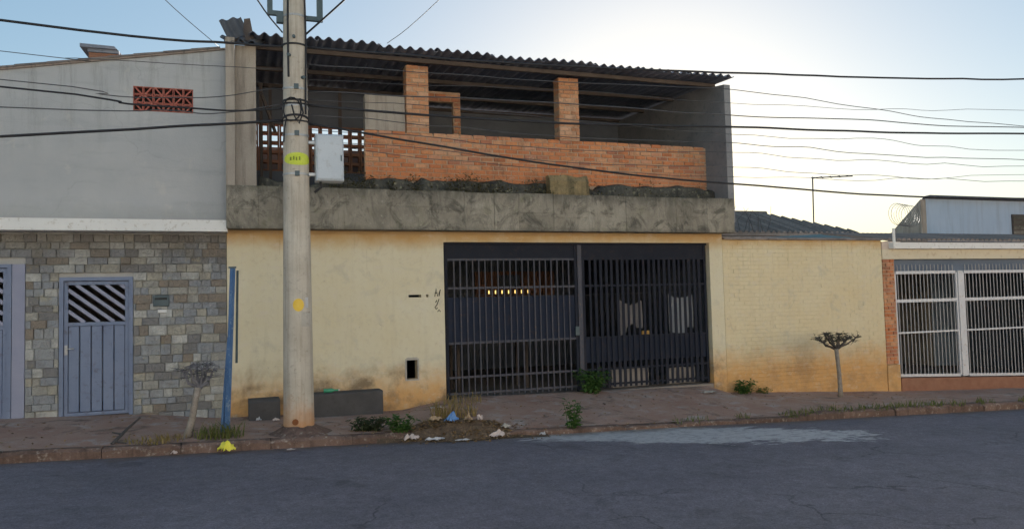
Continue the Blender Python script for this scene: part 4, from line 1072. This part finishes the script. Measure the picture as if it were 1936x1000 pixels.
def tuft(name, cx, cy, h, spread, n, leaf, label, z0=None, group='weeds on the pavement', ry=.6, width=.008):
    z0 = walk_z(cx, cy) if z0 is None else z0
    root = thing(name, label, 'grass tuft', (cx, cy, z0), group); b = MB()
    for i in range(n):
        a = U(0, 2 * math.pi); rr = spread * math.sqrt(U(0, 1)); px, py = cx + rr * math.cos(a), cy + rr * math.sin(a) * ry
        d = U(0, 2 * math.pi); ln = h * U(.5, 1.1); le = ln * U(.2, .9); wv = width * U(.6, 1.3)
        p0 = Vector((px, py, z0 - .02)); p1 = p0 + Vector((math.cos(d) * le * .35, math.sin(d) * le * .35, ln * .6)); p2 = p0 + Vector((math.cos(d) * le, math.sin(d) * le, ln * U(.75, 1)))
        s = Vector((-math.sin(d), math.cos(d), 0)) * wv
        b.quad(p0 - s, p0 + s, p1 + s * .8, p1 - s * .8); b.tri(p1 - s * .8, p1 + s * .8, p2)
    stuff(b.build('blades', M[leaf], root)); return root
weed('leafy_weed', 6.05, -.12, .46, .34, 26, .11, 'leaf', 'bushy bright green weed growing at the foot of the gate', per=16)
weed('leafy_weed', 9.25, -.22, .26, .34, 22, .09, 'leaf', 'low green weed in the corner where gate pier meets the yellow wall', per=12)
weed('leafy_weed', 9.75, -.15, .14, .25, 10, .07, 'leaf_mix', 'small yellowing weed along the foot of the yellow wall', per=9)
weed('leafy_weed', 4.62, -2.42, .42, .16, 12, .09, 'leaf', 'upright green weed growing out of the kerb before the driveway', per=14)
weed('leafy_weed', 1.70, -2.12, .22, .38, 28, .08, 'leaf_dark', 'dark green low weed on the pavement beside the pole', per=13)
weed('leafy_weed', 2.08, -2.40, .26, .24, 20, .085, 'leaf', 'small green weed on the kerb edge near the litter', per=12)
tuft('grass_tuft', 3.10, -1.35, .34, .38, 120, 'leaf_dry', 'tall dry yellow grass on the pavement before the gate')
tuft('grass_tuft', 3.55, -.35, .24, .35, 70, 'leaf_dry', 'dry grass fringe under the gate corner next to the yellow wall', width=.006)
tuft('grass_tuft', -.22, -2.15, .26, .30, 150, 'leaf_mix', 'yellow green grass tuft around the foot of the blue post')
tuft('grass_tuft', -1.0, -2.2, .12, .42, 130, 'leaf_dry', 'low dull grass on the kerb left of the pruned sapling')
tuft('grass_tuft', 2.75, -2.15, .18, .35, 110, 'leaf_dry', 'flattened dry grass among the litter at the kerb', group='weeds on the pavement')
b = MB()
for i in range(1500):     # grass growing in the joint between kerb and pavement towards the far end
    px = 6.3 + 12.5 * U(0, 1) ** .8; 
    if mnoise.noise((px * 1.3, 4, 0)) < -.08: continue
    py = -2.36 + U(-.14, .10); z0 = road_z(px) + kerb_h(px) - .02 if py > KY else road_z(px)
    d = U(0, 6.28); ln = U(.04, .13); p0 = Vector((px, py, z0)); s = Vector((-math.sin(d), math.cos(d), 0)) * .009
    b.quad(p0 - s, p0 + s, p0 + Vector((math.cos(d) * ln * .5, math.sin(d) * ln * .5, ln)) + s * .3, p0 + Vector((math.cos(d) * ln * .5, math.sin(d) * ln * .5, ln)) - s * .3)
o = stuff(b.build('kerb_grass', M['leaf_mix'])); o['label'] = 'short grass growing along the kerb joint by the low wall'; o['category'] = 'grass'
b = MB()
for i in range(12000):     # low clumps of moss and weeds on the balcony
    px = U(1.4, 8.8); dn = mnoise.noise((px * 1.4, 9, 0)) + .5 * mnoise.noise((px * 5, 2, 0))
    if dn < -.1 and U(0, 1) < .8: continue
    if px > 6.2 and U(0, 1) < .8: continue
    py = U(-.17, .22); top = 3.57 + .30 * max(0, min(1, (py + .17) / .3)) + .16 * max(0, dn)
    p0 = Vector((px, py, U(3.42, top))); d = U(0, 6.28); ln = U(.02, .06); e = Vector((math.cos(d), math.sin(d), U(-.3, .8))) * ln
    s_ = Vector((-math.sin(d), math.cos(d), U(-.3, .3))) * U(.008, .02)
    b.quad(p0 - s_ * .4, p0 + e * .5 + s_, p0 + e, p0 + e * .5 - s_)
o = stuff(b.build('balcony_weeds', M['leaf_moss'])); o['label'] = 'dark mossy weeds growing along the balcony behind the concrete fascia'; o['category'] = 'weeds'
def heap_z(px, py):
    base = walk_z(px, py) if py > -2.37 else (road_z(px) + kerb_h(px) + .008 if py > KY else road_z(px))
    u, v = (px - 2.95) / .80, (py + 2.32) / .36; f = max(0, 1 - u * u - v * v + .5 * mnoise.noise((px * 3, py * 4, 2)))
    return base, f
b = sheet([1.75 + .05 * i for i in range(50)], [-2.92 + .05 * j for j in range(27)],
          lambda x, y: heap_z(x, y)[0] - .02 + min(.11, .13 * heap_z(x, y)[1]) * (1 + .6 * mnoise.noise((x * 9, y * 9, 0))) + (.018 if heap_z(x, y)[1] > 0 else 0))
o = stuff(b.build('soil_heap', M['heap'], smooth=True)); o['label'] = 'low heap of brown soil and rotting leaves spilling over the kerb'; o['category'] = 'debris'
b = MB()
for i in range(2600):     # fallen leaves and crumbs of rubbish
    if i < 1900: px, py = rng.gauss(2.95, .50), rng.gauss(-2.28, .24)
    else: px, py = U(-3.5, 13), U(-2.45, -.05)
    if py < KY - .45: continue
    z0 = (walk_z(px, py) if py > -2.37 else (road_z(px) + kerb_h(px) + .008 if py > KY else road_z(px))) + .006
    hz = heap_z(px, py); z0 = max(z0, hz[0] + min(.11, .13 * hz[1]) + .006)
    s = U(.008, .036); d = U(0, 6.28); q = Vector((math.cos(d) * s, math.sin(d) * s, U(-.004, .008))); r_ = Vector((-math.sin(d) * s * .6, math.cos(d) * s * .6, U(0, .01)))
    p0 = Vector((px, py, z0)); b.quad(p0 - q - r_ * .3, p0 + r_, p0 + q, p0 - r_)
o = stuff(b.build('fallen_leaves', M['leaf_litter'])); o['label'] = 'dry brown leaves scattered over the pavement and gutter'; o['category'] = 'leaves'

# pruned saplings
def sapling(root, tb, tw, lv, base, fork, heads, rad, leaves, up_=1.):
    pts = [Vector(base).lerp(Vector(fork), t) + Vector((.012 * math.sin(t * 5), .01 * math.cos(t * 4), 0)) for t in (0, .25, .5, .75, 1)]
    tb.tube(pts, [rad * 1.25, rad, rad * .92, rad * .9, rad * .95], 10)
    for hd in heads:
        hd = Vector(hd); f = Vector(fork); mid = f.lerp(hd, .5) + Vector((U(-.03, .03), U(-.03, .03), U(-.06, -.02)))
        q1 = f.lerp(mid, .5) + Vector((U(-.015, .015), U(-.015, .015), U(-.01, .01)))
        tw.tube([f - Vector((0, 0, .03)), q1, mid, mid.lerp(hd, .6), hd], [rad * .5, rad * .42, rad * .40, rad * .26, rad * .34], 6)
        for src in (hd, hd, mid.lerp(hd, .5)):
            for k in range(6):
                d = Vector((U(-1, 1), U(-1, 1), U(-.5, .75) * up_)).normalized(); L_ = U(.05, .19)
                m1 = src + d * L_ * .4 + Vector((U(-.025, .025), U(-.025, .025), U(-.015, .02))); e = src + d * L_ + Vector((U(-.03, .03), U(-.03, .03), U(-.03, .03)))
                tw.tube([src, m1, e], [rad * .17, rad * .11, rad * .05], 4)
                e2 = m1 + Vector((U(-1, 1), U(-1, 1), U(-.2, .8))) * .06; tw.tube([m1, e2], [rad * .09, rad * .04], 4)
                for q in range(leaves):
                    an = U(0, 6.28); leafq(lv, m1.lerp(e, U(-.2, 1)), (math.cos(an), math.sin(an), U(-.4, .8)), U(.02, .05), U(.006, .012))
S1 = thing('pruned_sapling', 'hard-pruned leafless sapling with forked pale trunk beside the blue post', 'tree', (-.60, -2.0, 0))
tb, tw, lv = MB(), MB(), MB(); z0 = walk_z(-.6, -2.0)
sapling(S1, tb, tw, lv, (-.62, -2.0, z0 - .03), (-.47, -1.98, .62), [(-.66, -1.95, .84), (-.57, -2.08, .88), (-.50, -1.87, .91), (-.42, -2.05, .86), (-.30, -1.98, .82), (-.36, -1.88, .89)], .046, 1, .5)
tb.build('trunk', M['bark'], S1, smooth=True); tw.build('branches', M['bark_grey'], S1); lv.build('leaves', M['leaf_dark'], S1)
S2 = thing('pruned_sapling', 'small umbrella-shaped sapling with dark twiggy head before the yellow wall', 'tree', (10.96, -.9, -.35))
tb, tw, lv = MB(), MB(), MB(); z0 = walk_z(10.98, -.9)
sapling(S2, tb, tw, lv, (10.99, -.9, z0 - .03), (10.94, -.9, .58), [(10.52, -.9, .76), (10.66, -1.0, .84), (10.78, -.78, .86), (10.90, -1.02, .86), (11.02, -.86, .80), (11.15, -1.0, .78), (11.28, -.85, .78), (11.42, -.92, .78), (10.84, -.9, .80), (10.6, -.82, .80)], .042, 3, .6)
tb.build('trunk', M['bark'], S2, smooth=True); tw.build('branches', M['bark_dark'], S2); lv.build('leaves', M['leaf_dark'], S2)
# dry branch leaning on the kerb
DB = MB(); DB.tube([(-1.44, -2.28, .02), (-1.32, -1.95, .14), (-1.20, -1.65, .24)], [.022, .018, .014], 6); DB.tube([(-1.36, -2.05, .10), (-1.48, -1.98, .12)], [.014, .008], 5); DB.tube([(-1.42, -2.22, .04), (-1.28, -2.3, .02)], [.014, .008], 5)
tag(DB.build('dry_branch', M['bark_dark']), 'dark broken branch leaning over the kerb before the blue door', 'branch')
# bare twigs above the distant roof
TW = MB()
for k in range(9):
    x0 = 13.6 + k * .16; TW.tube([(x0, 6, 3.55), (x0 + U(-.15, .15), 6, 3.9), (x0 + U(-.3, .35), 6, 4.15 + U(-.1, .25))], [.012, .009, .005], 4)
tag(TW.build('dry_shrub', M['bark_dark']), 'bare dry twigs sticking up beside the balcony end over the wall', 'shrub')

# ------------------------------------------------------------------ unseen houses across the street, added to bounce evening sun onto the fronts
OP = [(-24, -9.5, 5.8, 'cream', 'unseen cream two-storey house across the street, added to bounce sun towards the grey house'),
      (-9.3, 5.0, 6.4, 'white', 'unseen white two-storey house across the street, added to bounce sun towards the yellow house'),
      (5.2, 19.0, 6.0, 'cream', 'unseen cream two-storey house across the street, added to bounce sun towards the boundary wall'),
      (19.2, 34.0, 6.6, 'peach', 'unseen peach two-storey house across the street, added to bounce sun towards the cream house')]
for (xa, xb, h, mt, lab) in OP:
    zb = road_z((xa + xb) / 2); t = thing('added_opposite_house', lab, 'house', ((xa + xb) / 2, -16.6, zb), 'unseen bounce houses across the street')
    wd = xb - xa; hl = []
    for fz in (1.0, 3.9):
        for k in range(4): hl.append((xa + wd * (.1 + .22 * k), xa + wd * (.1 + .22 * k) + 1.2, zb + fz, zb + fz + 1.3))
    bw = holed(xa, xb, zb - .6, zb + h, -16.8, -16.6, hl).build('front_wall', M[mt], t)
    MB().box(xa, xb, -24, -23.8, zb - .6, zb + h).build('rear_wall', M[mt], t)
    MB().box(xa, xa + .2, -23.8, -16.8, zb - .6, zb + h).build('side_wall', M[mt], t)
    MB().box(xb - .2, xb, -23.8, -16.8, zb - .6, zb + h).build('side_wall', M[mt], t)
    MB().box(xa - .1, xb + .05, -24.3, -16.3, zb + h + .002, zb + h + .2).build('roof', M['tile_old'], t)
    for (a, c, e, f) in hl:
        MB().box(a + .002, c - .002, -16.76, -16.72, e + .002, f - .002).build('window', M['steel_dark'], t)

# ------------------------------------------------------------------ LITTER
def crumple(name, c, s, mat, label, seed, cat='litter', flat=1.):
    """crumpled sheet: an irregular patch folded into creases, with thickness"""
    b = MB(); n = 13; lr = random.Random(int(seed * 100))
    folds = [(lr.uniform(0, 6.28), lr.uniform(2.2, 5.5), lr.uniform(0, 6.28)) for _ in range(5)]
    idx = {}
    for j in range(n):
        for i in range(n):
            u, v = 2 * i / (n - 1) - 1, 2 * j / (n - 1) - 1; r_ = math.hypot(u, v); an = math.atan2(v, u)
            lim = .80 + .35 * mnoise.noise((math.cos(an) * 1.8 + seed, math.sin(an) * 1.8, 0))
            if r_ > lim * 1.12: continue
            h = 0
            for (a_, f_, p_) in folds: h += abs(math.sin(f_ * (u * math.cos(a_) + v * math.sin(a_)) + p_))
            h = (h / 5) ** 1.5 * (1.25 - .75 * (r_ / lim) ** 2) + .10 * mnoise.noise((u * 6, v * 6, seed))
            k = 1 - .18 * mnoise.noise((u * 2.5, v * 2.5, seed + 9))
            idx[i, j] = len(b.v); b.v.append((c[0] + u * s[0] * k * 1.15, c[1] + v * s[1] * k * 1.15, c[2] + .004 + max(0, h) * s[2] * 1.5))
    for j in range(n - 1):
        for i in range(n - 1):
            q = [idx.get(t) for t in ((i, j), (i + 1, j), (i + 1, j + 1), (i, j + 1))]
            if None not in q: b.f.append(tuple(q))
    m = len(b.v); nf = len(b.f); b.v += [(x_, y_, z_ - .004) for x_, y_, z_ in b.v]; b.f += [tuple(m + t for t in f[::-1]) for f in b.f[:nf]]
    return tag(b.build(name, M[mat]), label, cat, 'litter along the kerb')
def g(x, y):
    base, f = heap_z(x, y); return base + .004 + min(.11, .13 * f)
def lit(name, x, y, s, mat, label, seed, cat='litter'): return crumple(name, (x, y, g(x, y)), tuple(q * .8 for q in s), mat, label, seed, cat)
lit('plastic_bag', -.14, -2.62, (.15, .11, .12), 'plastic_yellow', 'bright yellow plastic bag in the gutter under the blue post', 1.3, 'bag')
lit('paper_scrap', -.72, -2.60, (.06, .05, .045), 'paper_pink', 'pale round scrap in the gutter near the pruned sapling', 2.7)
lit('paper_scrap', .62, -2.75, (.09, .04, .015), 'paper_pink', 'flat pale scrap on the road before the concrete pole', 3.1)
lit('paper_bag', 2.22, -2.52, (.14, .09, .09), 'paper_pink', 'pinkish crumpled paper on the kerb beside the small green weed', 4.2)
lit('plastic_bag', 2.52, -2.62, (.20, .08, .05), 'plastic_white', 'flat white plastic bag in the gutter left of the blue wrapper', 5.9, 'bag')
lit('plastic_wrapper', 2.80, -2.46, (.13, .09, .12), 'plastic_blue', 'crumpled blue plastic wrapper standing among the litter', 6.4, 'wrapper')
lit('plastic_bag', 2.86, -2.75, (.13, .04, .02), 'plastic_white', 'thin whitish sheet on the road below the blue wrapper', 7.7, 'bag')
lit('carton', 3.05, -2.42, (.09, .06, .09), 'carton', 'brown carton scrap right of the blue wrapper', 8.8)
lit('paper_bag', 3.20, -2.46, (.06, .05, .11), 'paper_pink', 'pale upright scrap beside the brown carton', 9.5)
lit('paper_bag', 3.42, -2.60, (.16, .08, .08), 'paper_pink', 'broad pinkish white paper at the right end of the litter', 10.4)
lit('plastic_cup', 4.05, -2.68, (.055, .05, .055), 'plastic_white', 'small white cup alone in the gutter before the upright weed', 11.2, 'cup')
lit('paper_scrap', 3.05, -.55, (.14, .05, .03), 'plastic_white', 'white scrap on the pavement at the corner of the yellow wall', 12.6)
lit('carton', 2.62, -2.25, (.12, .08, .07), 'carton', 'brown crushed carton behind the white bag', 13.5)
lit('concrete_lump', 3.62, -2.35, (.10, .07, .06), 'concrete', 'grey concrete lump at the kerb beside the litter', 14.1, 'rubble')
lit('concrete_lump', 8.25, -.55, (.22, .12, .035), 'concrete', 'flat grey cement lump on the driveway near the gate hinge', 15.2, 'rubble')
lit('paper_scrap', .55, -.72, (.07, .05, .05), 'paper_pink', 'pale scrap lying before the short dark block', 16.6)
lit('paper_scrap', .30, -.62, (.06, .04, .05), 'plastic_white', 'white scrap beside the short dark block near the blue post', 17.1)
